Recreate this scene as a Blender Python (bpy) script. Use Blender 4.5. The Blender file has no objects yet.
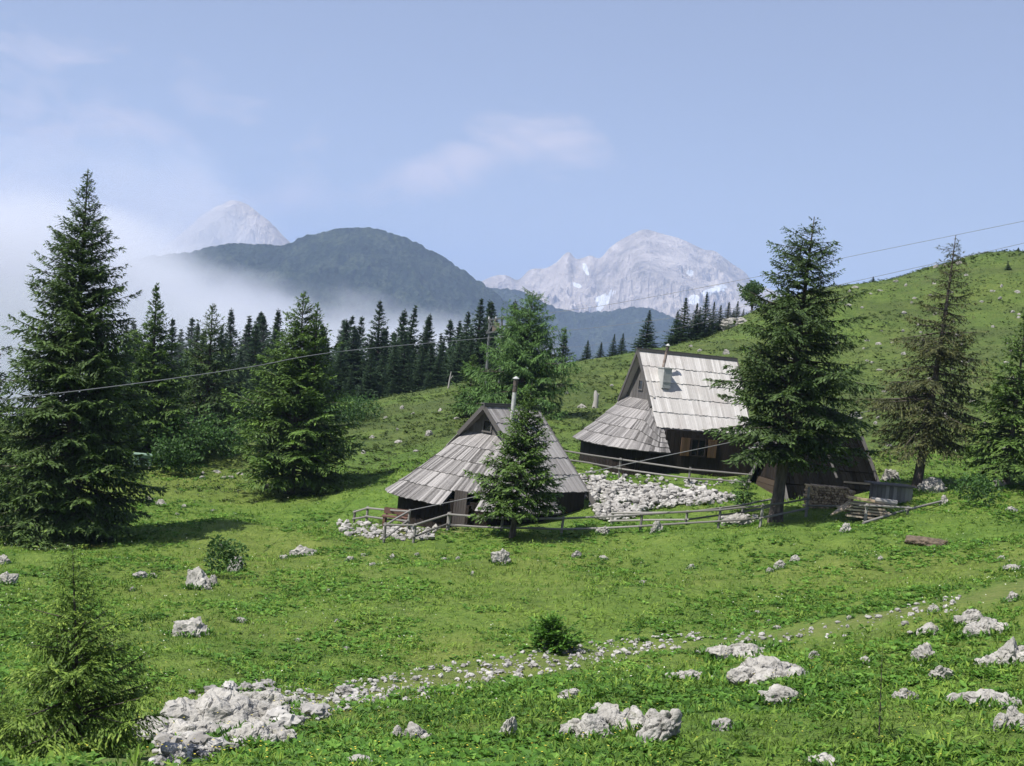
import bpy, math, random
import numpy as np
from mathutils import Vector, Matrix, Quaternion

rad = math.radians
SC = bpy.context.scene
COL = SC.collection
rng = np.random.default_rng(7)
random.seed(7)

# ------------------------------------------------------------------ camera model
F = 1407.0
PITCH, ROLL = rad(2.0), rad(6.0)
_f = np.array([0, math.cos(PITCH), -math.sin(PITCH)])
_r0 = np.array([1.0, 0, 0]); _u0 = np.array([0, math.sin(PITCH), math.cos(PITCH)])
_R = math.cos(ROLL) * _r0 + math.sin(ROLL) * _u0
_U = -math.sin(ROLL) * _r0 + math.cos(ROLL) * _u0

def ray(px, py):
    return _f + (px - 512) / F * _R - (py - 383) / F * _U

def at(px, py, d):
    """world point seen at a pixel at depth y = d"""
    v = ray(px, py)
    return v * (d / v[1])

def proj(p):
    p = np.asarray(p, float)
    w = p @ _f
    return 512 + F * (p @ _R) / w, 383 - F * (p @ _U) / w, w

# ------------------------------------------------------------------ noise
_perm = np.random.default_rng(3).permutation(256)
_perm = np.concatenate([_perm, _perm, _perm])
_grad = np.random.default_rng(4).normal(size=(256, 3)); _grad /= np.linalg.norm(_grad, axis=1)[:, None]

def pn(x, y, z=0.0):
    x, y, z = np.broadcast_arrays(np.asarray(x, float), np.asarray(y, float), np.asarray(z, float))
    xi, yi, zi = np.floor(x).astype(int), np.floor(y).astype(int), np.floor(z).astype(int)
    xf, yf, zf = x - xi, y - yi, z - zi
    u, v, w = [t * t * t * (t * (t * 6 - 15) + 10) for t in (xf, yf, zf)]
    def g(i, j, k):
        h = _perm[_perm[_perm[(xi + i) & 255] + ((yi + j) & 255)] + ((zi + k) & 255)]
        gg = _grad[h]
        return gg[..., 0] * (xf - i) + gg[..., 1] * (yf - j) + gg[..., 2] * (zf - k)
    def L(a, b, t): return a + (b - a) * t
    return 1.6 * L(L(L(g(0,0,0), g(1,0,0), u), L(g(0,1,0), g(1,1,0), u), v),
                   L(L(g(0,0,1), g(1,0,1), u), L(g(0,1,1), g(1,1,1), u), v), w)

def fbm(x, y, z=0.0, o=4, gain=.5):
    s = 0; a = 1.0; f = 1.0
    for i in range(o):
        s = s + a * pn(np.asarray(x) * f + 17.3 * i, np.asarray(y) * f + 5.1 * i, np.asarray(z) * f + 9.7 * i)
        a *= gain; f *= 2.03
    return s

def ridged(x, y, z=0.0, o=5, gain=.5):
    s = 0; a = 1.0; f = 1.0
    for i in range(o):
        s = s + a * (1 - np.abs(pn(np.asarray(x) * f + 7.3 * i, np.asarray(y) * f + 3.1 * i, np.asarray(z) * f + 1.7 * i)) * 2)
        a *= gain; f *= 2.07
    return s

def sstep(a, b, x):
    t = np.clip((x - a) / (b - a), 0, 1)
    return t * t * (3 - 2 * t)

# ------------------------------------------------------------------ mesh builder
class MB:
    def __init__(s): s.v = []; s.f = []; s.c = []; s.n = 0
    def add(s, v, f, c=.5):
        v = np.asarray(v, float).reshape(-1, 3); f = np.asarray(f, int)
        s.v.append(v); s.f.append(f + s.n); s.n += len(v)
        s.c.append(np.broadcast_to(np.asarray(c, float), (len(f),)).copy())
    def hexa(s, p, c=.5):      # p: 8 corners, bottom 4 then top 4
        s.add(p, [[3,2,1,0],[4,5,6,7],[0,1,5,4],[1,2,6,5],[2,3,7,6],[3,0,4,7]], c)
    def box(s, ctr, size, rot=None, c=.5):
        h = np.array(size) / 2
        p = np.array([[-1,-1,-1],[1,-1,-1],[1,1,-1],[-1,1,-1],[-1,-1,1],[1,-1,1],[1,1,1],[-1,1,1]]) * h
        if rot is not None: p = p @ np.array(rot).T
        s.hexa(p + np.array(ctr), c)
    def beam(s, a, b, w, h, c=.5, up=(0,0,1)):
        a = np.array(a, float); b = np.array(b, float); d = b - a; L = np.linalg.norm(d); d /= L
        up = np.array(up, float); sd = np.cross(d, up)
        if np.linalg.norm(sd) < 1e-3: sd = np.cross(d, [1, 0, 0])
        sd /= np.linalg.norm(sd); u2 = np.cross(sd, d)
        s.box((a + b) / 2, (L, w, h), np.stack([d, sd, u2], 1), c)
    def tube(s, pts, rr, n=8, c=.5, cap=True):
        pts = np.array(pts, float); m = len(pts); rr = np.broadcast_to(np.asarray(rr, float), (m,))
        V = []
        t = np.gradient(pts, axis=0)
        for i in range(m):
            d = t[i] / (np.linalg.norm(t[i]) + 1e-9)
            a = np.cross(d, [0.13, 0.97, 0.2]) if abs(d[1]) < .9 else np.cross(d, [1, 0.1, 0])
            a /= np.linalg.norm(a); b = np.cross(d, a)
            an = np.arange(n) * 2 * math.pi / n
            V.append(pts[i] + rr[i] * (np.cos(an)[:, None] * a + np.sin(an)[:, None] * b))
        V = np.concatenate(V); Fc = []
        for i in range(m - 1):
            for k in range(n):
                Fc.append([i*n+k, i*n+(k+1) % n, (i+1)*n+(k+1) % n, (i+1)*n+k])
        s.add(V, Fc, c)
        if cap:
            for i, r in ((0, True), (m-1, False)):
                ring = V[i*n:(i+1)*n]
                ids = list(range(n)); ids = ids[::-1] if r else ids
                s.add(ring, [ids], c)
    def kites(s, base, d, side, ln, wd, c=.5, bend=None):
        base = np.asarray(base); m = len(base)
        ln = np.broadcast_to(ln, (m,))[:, None]; wd = np.broadcast_to(wd, (m,))[:, None]
        mid = base + d * ln * .45
        tip = base + d * ln
        if bend is not None: tip = tip + bend
        V = np.stack([base, mid - side * wd / 2, tip, mid + side * wd / 2], 1).reshape(-1, 3)
        Fc = np.arange(4 * m).reshape(-1, 4)
        s.add(V, Fc, c)
    def mesh(s, name, mat, smooth=False):
        me = bpy.data.meshes.new(name)
        V = np.concatenate(s.v)
        me.vertices.add(len(V)); me.vertices.foreach_set('co', V.astype(np.float32).ravel())
        loops = np.concatenate([f.ravel() for f in s.f])
        tot = np.concatenate([np.full(len(f), f.shape[1]) for f in s.f])
        start = np.concatenate([[0], np.cumsum(tot)[:-1]])
        me.loops.add(len(loops)); me.loops.foreach_set('vertex_index', loops.astype(np.int32))
        me.polygons.add(len(tot)); me.polygons.foreach_set('loop_start', start.astype(np.int32))
        me.polygons.foreach_set('loop_total', tot.astype(np.int32))
        me.polygons.foreach_set('use_smooth', np.full(len(tot), smooth))
        me.update(calc_edges=True)
        a = me.attributes.new('col', 'FLOAT', 'FACE')
        a.data.foreach_set('value', np.concatenate(s.c).astype(np.float32))
        me.validate()
        if mat: me.materials.append(mat)
        return me

def obj(name, me, parent=None, loc=(0, 0, 0), rot=(0, 0, 0)):
    o = bpy.data.objects.new(name, me); COL.objects.link(o)
    o.location = loc; o.rotation_euler = rot
    if parent: o.parent = parent
    return o
def part(name, mb, mat, parent, smooth=False):
    return obj(name, mb.mesh(name, mat, smooth), parent)
def tag(o, label=None, cat=None, group=None, kind=None):
    if label: o['label'] = label
    if cat: o['category'] = cat
    if group: o['group'] = group
    if kind: o['kind'] = kind
    return o
def thing(name, label, cat, loc, group=None, rot=(0, 0, 0)):
    o = bpy.data.objects.new(name, None); COL.objects.link(o)
    o.location = loc; o.rotation_euler = rot; o.empty_display_size = .3
    return tag(o, label, cat, group)
def dup(o, loc, rotz=0., scale=1., label=None, group=None, lean=(0, 0)):
    r = o.copy(); COL.objects.link(r)
    r.location = loc; r.rotation_euler = (lean[0], lean[1], rotz)
    r.scale = (scale,) * 3 if np.isscalar(scale) else scale
    if label: r['label'] = label
    if group: r['group'] = group
    for ch in list(o.children):
        c = ch.copy(); COL.objects.link(c); c.parent = r
        for g in list(ch.children):
            d = g.copy(); COL.objects.link(d); d.parent = c
    return r

# ------------------------------------------------------------------ materials
class NT:
    def __init__(s, name):
        s.m = bpy.data.materials.new(name); s.m.use_nodes = True
        s.t = s.m.node_tree; s.b = s.t.nodes['Principled BSDF']; s.out = s.t.nodes['Material Output']
        s.pos = s.t.nodes.new('ShaderNodeNewGeometry').outputs['Position']
        s.obc = s.t.nodes.new('ShaderNodeTexCoord').outputs['Object']
        s.b.inputs['Specular IOR Level'].default_value = .25
    def link(s, a, b): s.t.links.new(a, b)
    def noise(s, scale, detail=4, vec=None, rough=.55, out='Fac', dist=0.):
        n = s.t.nodes.new('ShaderNodeTexNoise'); n.inputs['Scale'].default_value = scale
        n.inputs['Detail'].default_value = detail; n.inputs['Roughness'].default_value = rough
        n.inputs['Distortion'].default_value = dist
        s.link(vec if vec is not None else s.pos, n.inputs['Vector']); return n.outputs[out]
    def voro(s, scale, vec=None, feature='F1', out='Distance'):
        n = s.t.nodes.new('ShaderNodeTexVoronoi'); n.inputs['Scale'].default_value = scale; n.feature = feature
        s.link(vec if vec is not None else s.pos, n.inputs['Vector']); return n.outputs[out]
    def scale(s, vec, sc):
        n = s.t.nodes.new('ShaderNodeVectorMath'); n.operation = 'MULTIPLY'; s.link(vec, n.inputs[0]); n.inputs[1].default_value = sc
        return n.outputs[0]
    def attr(s, name):
        n = s.t.nodes.new('ShaderNodeAttribute'); n.attribute_name = name; return n.outputs['Fac']
    def oinfo(s): return s.t.nodes.new('ShaderNodeObjectInfo').outputs['Random']
    def ramp(s, fac, stops):
        n = s.t.nodes.new('ShaderNodeValToRGB'); e = n.color_ramp.elements
        while len(e) < len(stops): e.new(.5)
        for k, (p, c) in enumerate(stops):
            e[k].position = p; c = (c, c, c) if np.isscalar(c) else c; e[k].color = (*c, 1)
        s.link(fac, n.inputs[0]); return n.outputs[0]
    def mix(s, fac, a, b, mode='MIX'):
        n = s.t.nodes.new('ShaderNodeMix'); n.data_type = 'RGBA'; n.blend_type = mode
        for v, i in ((fac, 0), (a, 6), (b, 7)):
            if hasattr(v, 'node'): s.link(v, n.inputs[i])
            else: n.inputs[i].default_value = v if np.isscalar(v) else (*v, 1)
        return n.outputs[2]
    def math(s, op, a, b=0., clamp=False):
        n = s.t.nodes.new('ShaderNodeMath'); n.operation = op; n.use_clamp = clamp
        for v, i in ((a, 0), (b, 1)):
            if hasattr(v, 'node'): s.link(v, n.inputs[i])
            else: n.inputs[i].default_value = v
        return n.outputs[0]
    def bump(s, h, strength=.5, dist=.05):
        n = s.t.nodes.new('ShaderNodeBump'); n.inputs['Strength'].default_value = strength
        n.inputs['Distance'].default_value = dist; s.link(h, n.inputs['Height']); s.link(n.outputs[0], s.b.inputs['Normal'])
    def base(s, c, rough=.85):
        if hasattr(c, 'node'): s.link(c, s.b.inputs['Base Color'])
        else: s.b.inputs['Base Color'].default_value = (*c, 1)
        s.b.inputs['Roughness'].default_value = rough; return s.m

def mat_wood(name, lo, hi, rough=.8, streak=(3, 3, 3), stain=None):
    n = NT(name)
    a = n.attr('col'); g = n.noise(14, 5, n.scale(n.obc, streak))
    f = n.math('ADD', n.math('MULTIPLY', a, .65), n.math('MULTIPLY', g, .45))
    c = n.ramp(f, [(.15, lo), (.85, hi)])
    if stain:
        c = n.mix(n.ramp(n.noise(1.1, 4, n.obc), [(.5, 0), (.75, 1)]), c, stain)
    n.bump(g, .4, .01)
    return n.base(c, rough)
M = {}
M['shingle_grey'] = mat_wood('weathered_grey_shingles', (0.06375, 0.0595, 0.0578), (0.306, 0.2932, 0.289), .75, (1, 1, .25))
M['shingle_pale'] = mat_wood('pale_shingles', (0.3612, 0.3443, 0.3268), (0.5712, 0.5525, 0.5332), .65, (1, 1, .25), (0.42, 0.391, 0.3698))  # paler boards for the upper hut's main slopes
M['shingle_mid'] = mat_wood('silver_grey_shingles', (0.1445, 0.136, 0.1333), (0.357, 0.3443, 0.3397), .75, (1, 1, .25), (0.255, 0.238, 0.2322))
M['shingle_dark'] = mat_wood('dark_shaded_roof_boards', (0.0028, 0.003, 0.003), (0.0077, 0.007875, 0.0075), .95)  # dark boards, taken nearly black to hold the tall spruce's shade
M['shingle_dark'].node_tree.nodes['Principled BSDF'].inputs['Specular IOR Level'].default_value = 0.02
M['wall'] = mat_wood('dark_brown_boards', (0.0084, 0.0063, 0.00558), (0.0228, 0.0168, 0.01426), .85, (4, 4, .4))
M['gable'] = mat_wood('grey_gable_boards', (.06, .056, .055), (.15, .142, .138), .85, (4, 4, .4))
M['log'] = mat_wood('brown_log_wall', (0.0325, 0.0234, 0.01674), (0.0975, 0.0715, 0.0527), .85)
M['door'] = mat_wood('reddish_brown_door', (.075, .04, .03), (.13, .07, .05), .8)
M['greydoor'] = mat_wood('grey_brown_door', (.04, .034, .032), (.08, .07, .066), .85, (4, 4, .4))
M['shutter'] = mat_wood('ochre_shutter', (0.05625, 0.036, 0.021), (0.105, 0.06375, 0.0375), .8)
M['fence'] = mat_wood('weathered_fence_wood', (.1, .095, .09), (.27, .26, .245), .85)
M['bench'] = mat_wood('red_brown_bench', (.09, .05, .04), (.17, .1, .08), .8)
M['firewood'] = mat_wood('cut_firewood', (.14, .1, .07), (.5, .38, .25), .85)
M['plank'] = mat_wood('split_planks', (0.21, 0.168, 0.1319), (0.525, 0.441, 0.3451), .8)
M['stump'] = mat_wood('bleached_stump', (.2, .19, .18), (.4, .38, .36), .85)
M['greenbox'] = mat_wood('pale_green_paint', (.16, .24, .19), (.22, .32, .26), .6)
M['dark'] = NT('dark_opening').base((.006, .006, .006), .9)
n = NT('window_glass'); n.b.inputs['Specular IOR Level'].default_value = .6; M['glass'] = n.base((.012, .014, .013), .12)
n = NT('galvanised_metal'); n.b.inputs['Metallic'].default_value = .35
M['metal'] = n.base(n.ramp(n.noise(6, 3, n.obc), [(.3, (.42, .43, .42)), (.7, (.6, .6, .58))]), .45)
n = NT('grey_green_sheet_metal'); n.b.inputs['Metallic'].default_value = .2
M['sheet'] = n.base(n.ramp(n.noise(4, 4, n.obc), [(.3, (.33, .34, .335)), (.7, (.43, .44, .43))]), .5)
n = NT('sooty_metal'); M['soot'] = n.base(n.ramp(n.noise(9, 3, n.obc), [(.3, (.03, .027, .025)), (.7, (.12, .1, .09))]), .7)
n = NT('rusty_pipe'); M['rust'] = n.base(n.ramp(n.noise(7, 3, n.obc), [(.3, (.14, .1, .08)), (.7, (.3, .26, .23))]), .7)
M['wire'] = NT('cable_black').base((.2, .2, .21), .5)
M['steel'] = NT('pole_steel').base((.13, .135, .14), .6)
n = NT('spruce_bark')
bk = n.noise(9, 5, n.scale(n.obc, (1, 1, .3))); n.bump(bk, .8, .04)
M['bark'] = n.base(n.ramp(bk, [(.3, (.035, .028, .024)), (.7, (.13, .11, .1))]), .95)

def mat_leaf(name, dark, mid, light, trans=.25, vein=None):
    n = NT(name)
    a = n.attr('col'); r = n.oinfo(); g = n.noise(1.3, 3, n.obc)
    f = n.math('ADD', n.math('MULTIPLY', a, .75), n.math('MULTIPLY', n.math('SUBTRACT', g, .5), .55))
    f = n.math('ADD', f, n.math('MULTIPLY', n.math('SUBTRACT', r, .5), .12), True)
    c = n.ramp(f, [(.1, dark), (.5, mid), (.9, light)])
    n.base(c, .6)
    tr = n.t.nodes.new('ShaderNodeBsdfTranslucent'); n.link(c, tr.inputs[0])
    mx = n.t.nodes.new('ShaderNodeMixShader'); mx.inputs[0].default_value = trans
    n.link(n.b.outputs[0], mx.inputs[1]); n.link(tr.outputs[0], mx.inputs[2]); n.link(mx.outputs[0], n.out.inputs[0])
    return n.m
M['spruce'] = mat_leaf('spruce_needles', (0.04042, 0.06816, 0.02254), (0.08663, 0.1464, 0.03864), (0.2166, 0.3157, 0.0644))
M['spruce_pale'] = mat_leaf('pale_green_spruce_needles', (0.0528, 0.09521, 0.02355), (0.1188, 0.204, 0.04122), (0.2376, 0.3854, 0.0736))  # lighter, yellower green needles for some of the spruces
M['spruce_far'] = mat_leaf('forest_spruce_needles', (0.03624, 0.06664, 0.03438), (0.06989, 0.1238, 0.05664), (0.1423, 0.2142, 0.08092))  # bluish needles: part of the mist over the wood is in the colour
M['larch'] = mat_leaf('larch_needles', (0.06435, 0.1278, 0.0396), (0.133, 0.2434, 0.066), (0.2145, 0.3713, 0.099), .35)
M['larch_young'] = mat_leaf('young_larch_needles', (0.06458, 0.113, 0.02102), (0.1561, 0.2485, 0.04204), (0.3767, 0.4748, 0.09009), .35)
M['sick'] = mat_leaf('browning_needles', (0.05162, 0.06059, 0.02565), (0.117, 0.1253, 0.04489), (0.1893, 0.2526, 0.06413))
M['leaf'] = mat_leaf('broad_leaves', (0.03125, 0.06875, 0.01875), (0.06875, 0.1438, 0.0375), (0.125, 0.2375, 0.0625), .35)
M['herb'] = mat_leaf('meadow_herb_leaves', (0.04571, 0.112, 0.01443), (0.09695, 0.2224, 0.02885), (0.2078, 0.3706, 0.06252), .3)
M['heath'] = mat_leaf('hillside_shrub_leaves', (0.02323, 0.04456, 0.01062), (0.05808, 0.09141, 0.01947), (0.1278, 0.1641, 0.03982), .25)
M['grass'] = mat_leaf('meadow_grass_blades', (0.07648, 0.1452, 0.01995), (0.1605, 0.2647, 0.03591), (0.2906, 0.4014, 0.06982), .3)
M['petal'] = NT('yellow_petals').base((.6, .5, .06), .7)
M['petal_white'] = NT('white_petals').base((.5, .52, .4), .7)

n = NT('limestone')
p1 = n.noise(2.2, 8, n.pos, .65); p2 = n.noise(11, 5, n.pos, .7); cr = n.voro(3.2, n.pos, 'DISTANCE_TO_EDGE')
h = n.math('ADD', n.math('MULTIPLY', p1, .8), n.math('MULTIPLY', p2, .35))
h = n.math('ADD', h, n.math('MULTIPLY', n.math('MINIMUM', cr, .05), 3.))
n.bump(h, .9, .09)
c = n.ramp(n.math('ADD', n.math('MULTIPLY', p1, .6), n.math('MULTIPLY', p2, .4)), [(.32, (.09, .088, .078)), (.45, (.28, .27, .25)), (.68, (.47, .455, .425))])
c = n.mix(n.ramp(n.noise(4.5, 4, n.pos), [(.6, 0), (.72, .55)]), c, (.19, .19, .13))
M['rock'] = n.base(c, .9)
n = NT('loose_pale_stones')
n.bump(n.noise(14, 5), .5, .03)
c = n.mix(.45, n.ramp(n.attr('col'), [(0, (.10, .095, .088)), (.5, (.28, .27, .26)), (1, (.48, .47, .45))]), n.ramp(n.noise(6, 5), [(.3, (.2, .19, .18)), (.7, (.46, .45, .43))]))
M['stone'] = n.base(c, .9)

# meadow ground
n = NT('alpine_meadow')
g1 = n.noise(.09, 5, rough=.6); g2 = n.noise(.75, 5, rough=.65); g3 = n.noise(5.5, 6, rough=.75); g4 = n.noise(24, 4, rough=.7)
f = n.math('ADD', n.math('MULTIPLY', g2, .38), n.math('MULTIPLY', g3, .45)); f = n.math('ADD', f, n.math('MULTIPLY', g4, .22))
c = n.ramp(f, [(.36, (0.03973, 0.08467, 0.01298)), (.47, (0.08741, 0.1693, 0.02411)), (.56, (0.1298, 0.2238, 0.03339)), (.68, (0.2119, 0.3024, 0.05564))])
c = n.mix(n.ramp(g1, [(.38, 0), (.6, .9)]), c, n.ramp(f, [(.38, (0.08211, 0.1149, 0.02225)), (.52, (0.1616, 0.2147, 0.04173)), (.66, (0.245, 0.2873, 0.06955))]))
c = n.mix(n.math('MULTIPLY', n.attr('heath'), n.ramp(n.noise(.16, 5, rough=.7), [(.3, .35), (.6, 1.)])), c, n.ramp(f, [(.36, (0.0286, 0.054, 0.01472)), (.5, (0.0638, 0.096, 0.02392)), (.66, (0.1155, 0.1416, 0.0414))]))
dm = n.math('ADD', n.attr('dirt'), n.math('MULTIPLY', n.math('SUBTRACT', g3, .5), .9))
c = n.mix(n.ramp(dm, [(.35, 0), (.75, .9)]), c, n.ramp(g4, [(.3, (0.1524, 0.1588, 0.051)), (.55, (0.2252, 0.2268, 0.0881)), (.75, (0.3443, 0.3629, 0.1762))]))
n.bump(n.math('ADD', n.math('MULTIPLY', g3, 1.), n.math('MULTIPLY', g4, .5)), .9, .16)
M['meadow'] = n.base(c, .95)
n = NT('bare_earth'); c = n.ramp(n.noise(9, 6), [(.3, (.07, .055, .04)), (.7, (.17, .135, .1))]); n.bump(n.noise(9, 6), .8, .08); M['earth'] = n.base(c, .95)

# ------------------------------------------------------------------ terrain
CP = [  # px, py, depth
 (512,766,14),(300,766,14.5),(100,766,14.5),(800,766,14),(1024,766,13.5),
 (512,700,19.5),(300,700,20),(100,690,20.5),(800,690,19),(1024,690,17.5),
 (512,650,25.5),(300,650,27),(60,640,26.5),(750,645,24),(1024,640,21),
 (512,600,33),(300,600,33.5),(60,590,33),(780,600,30.5),(1024,590,27.5),
 (512,560,40),(300,555,41),(60,555,40.5),(780,560,38),(1024,540,37),
 (440,535,44),(560,536,44.5),(690,530,45.5),(780,522,46.5),(900,515,47),(1024,505,46),
 (360,535,44.5),(395,525,49),(600,522,48.5),(650,520,48.5),(725,512,49),
 (560,467,54.5),(610,469,55),(660,474,54.6),(705,480,54.2),(750,487,53),(590,478,52.6),(650,487,52.4),(700,493,52),(830,505,49.5),(925,488,52),(1010,483,53.5),
 (300,500,54),(200,485,58),(120,475,58),(0,545,43),(60,545,42),(395,470,58),(330,470,62),
 (250,462,64),(440,440,67),(500,440,66),(590,430,67),(640,464,58.5),(700,470,58.5),
 (420,392,96),(350,412,86),(290,432,75),(480,378,101),(560,366,104),(650,350,108),(760,308,117),(890,280,121),(1024,255,124),
 (600,400,82),(470,405,84),(830,440,66),(850,350,97),(950,400,79),(1024,420,72),(1024,330,98),(700,340,108),(950,330,102)]
PW = [at(*c) for c in CP]
PW += [np.array(p, float) for p in [(-60,135,-15),(0,140,-14),(60,150,-6),(130,165,2),(-120,120,-15),(-100,250,-45),(0,260,-45),(120,260,-28),(250,260,-12),
   (210,150,18),(-45,112,-13),(-20,116,-11),(8,122,-8),
   (-25,20,-6.2),(-42,45,-8),(-62,75,-10),(24,14,-3.0),(36,38,-2.6),(55,60,1.2),(82,100,9),
   (0,0,-1.75),(0,-14,.8),(-16,0,-3.0),(16,0,-1.2),(-60,0,-8),(60,0,3),(0,7,-2.9)]]
PW = np.array(PW)
def _tps_fit(P, lam=.6):
    n_ = len(P); xy = P[:, :2] / 50
    d2 = ((xy[:, None] - xy[None]) ** 2).sum(-1); K = d2 * np.log(d2 + 1e-12) * .5
    A = np.zeros((n_ + 3, n_ + 3)); A[:n_, :n_] = K + np.eye(n_) * lam * .004
    A[:n_, n_] = 1; A[:n_, n_ + 1:] = xy; A[n_:, :n_] = A[:n_, n_:].T
    b = np.zeros(n_ + 3); b[:n_] = P[:, 2]
    return np.linalg.solve(A, b)
_W = _tps_fit(PW)
def zt0(x, y):
    x = np.asarray(x, float); y = np.asarray(y, float); sh = x.shape
    x = x.ravel(); y = y.ravel(); out = np.empty(len(x)); c = PW[:, :2] / 50
    for i in range(0, len(x), 20000):
        q = np.stack([np.clip(x[i:i+20000], -320, 320), np.clip(y[i:i+20000], -60, 330)], 1) / 50
        d2 = ((q[:, None] - c[None]) ** 2).sum(-1)
        out[i:i+20000] = (d2 * np.log(d2 + 1e-12) * .5) @ _W[:-3] + _W[-3] + q @ _W[-2:]
    return out.reshape(sh)
def zt(x, y):
    x = np.asarray(x, float); y = np.asarray(y, float)
    z = zt0(x, y)
    a = sstep(4, 12, np.hypot(x, y))
    z = z + a * (.42 * fbm(x * .11, y * .11, 1.3, 3) + .13 * fbm(x * .5, y * .5, 4.1, 3))
    rr = np.hypot(x, y)
    far = sstep(200, 1300, rr)
    return z * (1 - far) + far * (-330 + 25 * fbm(x * .002, y * .002, 2.2, 3))
_GA = np.linspace(rad(-60), rad(60), 620); _GR = np.exp(np.linspace(math.log(4.), math.log(420.), 620)); _AP = (0., -13.)
_GZ = zt(_AP[0] + _GR[:, None] * np.sin(_GA)[None], _AP[1] + _GR[:, None] * np.cos(_GA)[None])
_zt_exact = zt
def zt(x, y):
    """terrain height, looked up in a fine grid near the place"""
    x = np.asarray(x, float); y = np.asarray(y, float); sh = np.broadcast(x, y).shape
    x, y = [np.broadcast_to(q, sh).ravel() for q in (x, y)]
    dx, dy = x - _AP[0], y - _AP[1]; r = np.hypot(dx, dy); a = np.arctan2(dx, dy)
    i = (np.log(np.maximum(r, 1e-3)) - math.log(4.)) / (math.log(420.) - math.log(4.)) * 619; j = (a - _GA[0]) / (_GA[-1] - _GA[0]) * 619
    ok = (i >= 0) & (i < 619) & (j >= 0) & (j < 619); out = np.empty(len(x))
    if ok.any():
        ii, jj = i[ok], j[ok]; i0, j0 = ii.astype(int), jj.astype(int); u, v = ii - i0, jj - j0
        out[ok] = (_GZ[i0, j0] * (1-u) * (1-v) + _GZ[i0+1, j0] * u * (1-v) + _GZ[i0, j0+1] * (1-u) * v + _GZ[i0+1, j0+1] * u * v)
    if (~ok).any(): out[~ok] = _zt_exact(x[~ok], y[~ok])
    return out.reshape(sh)
def ground(x, y): return np.array([x, y, float(zt(np.array([x]), np.array([y]))[0])])
_ds = np.concatenate([np.arange(6, 60, .15), np.arange(60, 160, .4)])
def hit(px, py):
    v = ray(px, py); v = v / v[1]
    P = _ds[:, None] * v
    under = P[:, 2] < zt(P[:, 0], P[:, 1])
    k = int(np.argmax(under)) if under.any() else len(_ds) - 1
    if k > 0:
        a, b = _ds[k-1], _ds[k]
        for _ in range(7):
            m = (a + b) / 2; q = v * m
            if q[2] < zt(q[:1], q[1:2])[0]: b = m
            else: a = m
        d = b
    else: d = _ds[k]
    q = v * d
    return ground(q[0], q[1])
def base_at(px, d):
    """ground point under the column px at depth d (roughly, following the lean of the photo)"""
    py = 420.
    for _ in range(4):
        p = at(px, py, d); g = ground(p[0], d); py = proj(g)[1]
    return g

def smooth_poly(pts, n=12):
    pts = np.array(pts, float); out = []
    for i in range(len(pts) - 1):
        p0 = pts[max(i-1, 0)]; p1 = pts[i]; p2 = pts[i+1]; p3 = pts[min(i+2, len(pts)-1)]
        for t in np.linspace(0, 1, n, endpoint=False):
            out.append(.5 * ((2*p1) + (-p0+p2)*t + (2*p0-5*p1+4*p2-p3)*t*t + (-p0+3*p1-3*p2+p3)*t**3))
    out.append(pts[-1]); return np.array(out)

# trail across the foreground and smaller worn places
trail = smooth_poly([hit(*p)[:2] for p in [(140,760),(190,742),(320,703),(430,682),(540,663),(660,647),(790,632),(900,612),(1010,590),(1100,575)]])
trail2 = smooth_poly([hit(*p)[:2] for p in [(360,555),(375,580),(400,605),(440,620)]])
yard = smooth_poly([hit(*p)[:2] for p in [(345,530),(400,532),(440,532)]])
def dist_poly(x, y, P):
    d = np.full(x.shape, 1e9)
    for q in P: d = np.minimum(d, (x - q[0]) ** 2 + (y - q[1]) ** 2)
    return np.sqrt(d)

def build_terrain():
    ap = np.array([0., -13.]); nc = 430
    ang = np.linspace(rad(-52), rad(52), nc)
    r = [5.]
    while r[-1] < 330: r.append(r[-1] * 1.0115 + .01)
    while r[-1] < 12000: r.append(r[-1] * 1.12)
    r = np.array(r); nr = len(r)
    X = ap[0] + r[:, None] * np.sin(ang)[None]; Y = ap[1] + r[:, None] * np.cos(ang)[None]
    Z = zt(X, Y)
    V = np.stack([X, Y, Z], -1).reshape(-1, 3)
    i, j = np.meshgrid(np.arange(nr - 1), np.arange(nc - 1), indexing='ij'); a = (i * nc + j).ravel()
    Fc = np.stack([a, a + 1, a + nc + 1, a + nc], 1)
    mb = MB(); mb.add(V, Fc[:, ::-1] if False else Fc)
    me = mb.mesh('meadow', M['meadow'], True)
    at_ = me.attributes.new('dirt', 'FLOAT', 'POINT')
    near = np.hypot(V[:, 0], V[:, 1]) < 75
    d = np.zeros(len(V)); vx, vy = V[near, 0], V[near, 1]
    wob = .8 + .5 * fbm(vx * .3, vy * .3, 7.7, 3)
    dd = .5 * np.exp(-(dist_poly(vx, vy, trail) / (1.8 * np.clip(wob, .3, 2))) ** 2)
    dd = np.maximum(dd, .42 * np.exp(-(dist_poly(vx, vy, trail2) / .9) ** 2))
    dd = np.maximum(dd, .7 * np.exp(-(dist_poly(vx, vy, yard) / 1.6) ** 2))
    q = hit(928, 540); dd = np.maximum(dd, .75 * np.exp(-((vx - q[0]) ** 2 + (vy - q[1]) ** 2) / .9))
    d[near] = dd
    at_.data.foreach_set('value', d.astype(np.float32))
    at2 = me.attributes.new('heath', 'FLOAT', 'POINT'); at2.data.foreach_set('value', sstep(52, 74, V[:, 1]).astype(np.float32))
    o = obj('meadow', me); o['kind'] = 'structure'
build_terrain()

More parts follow.
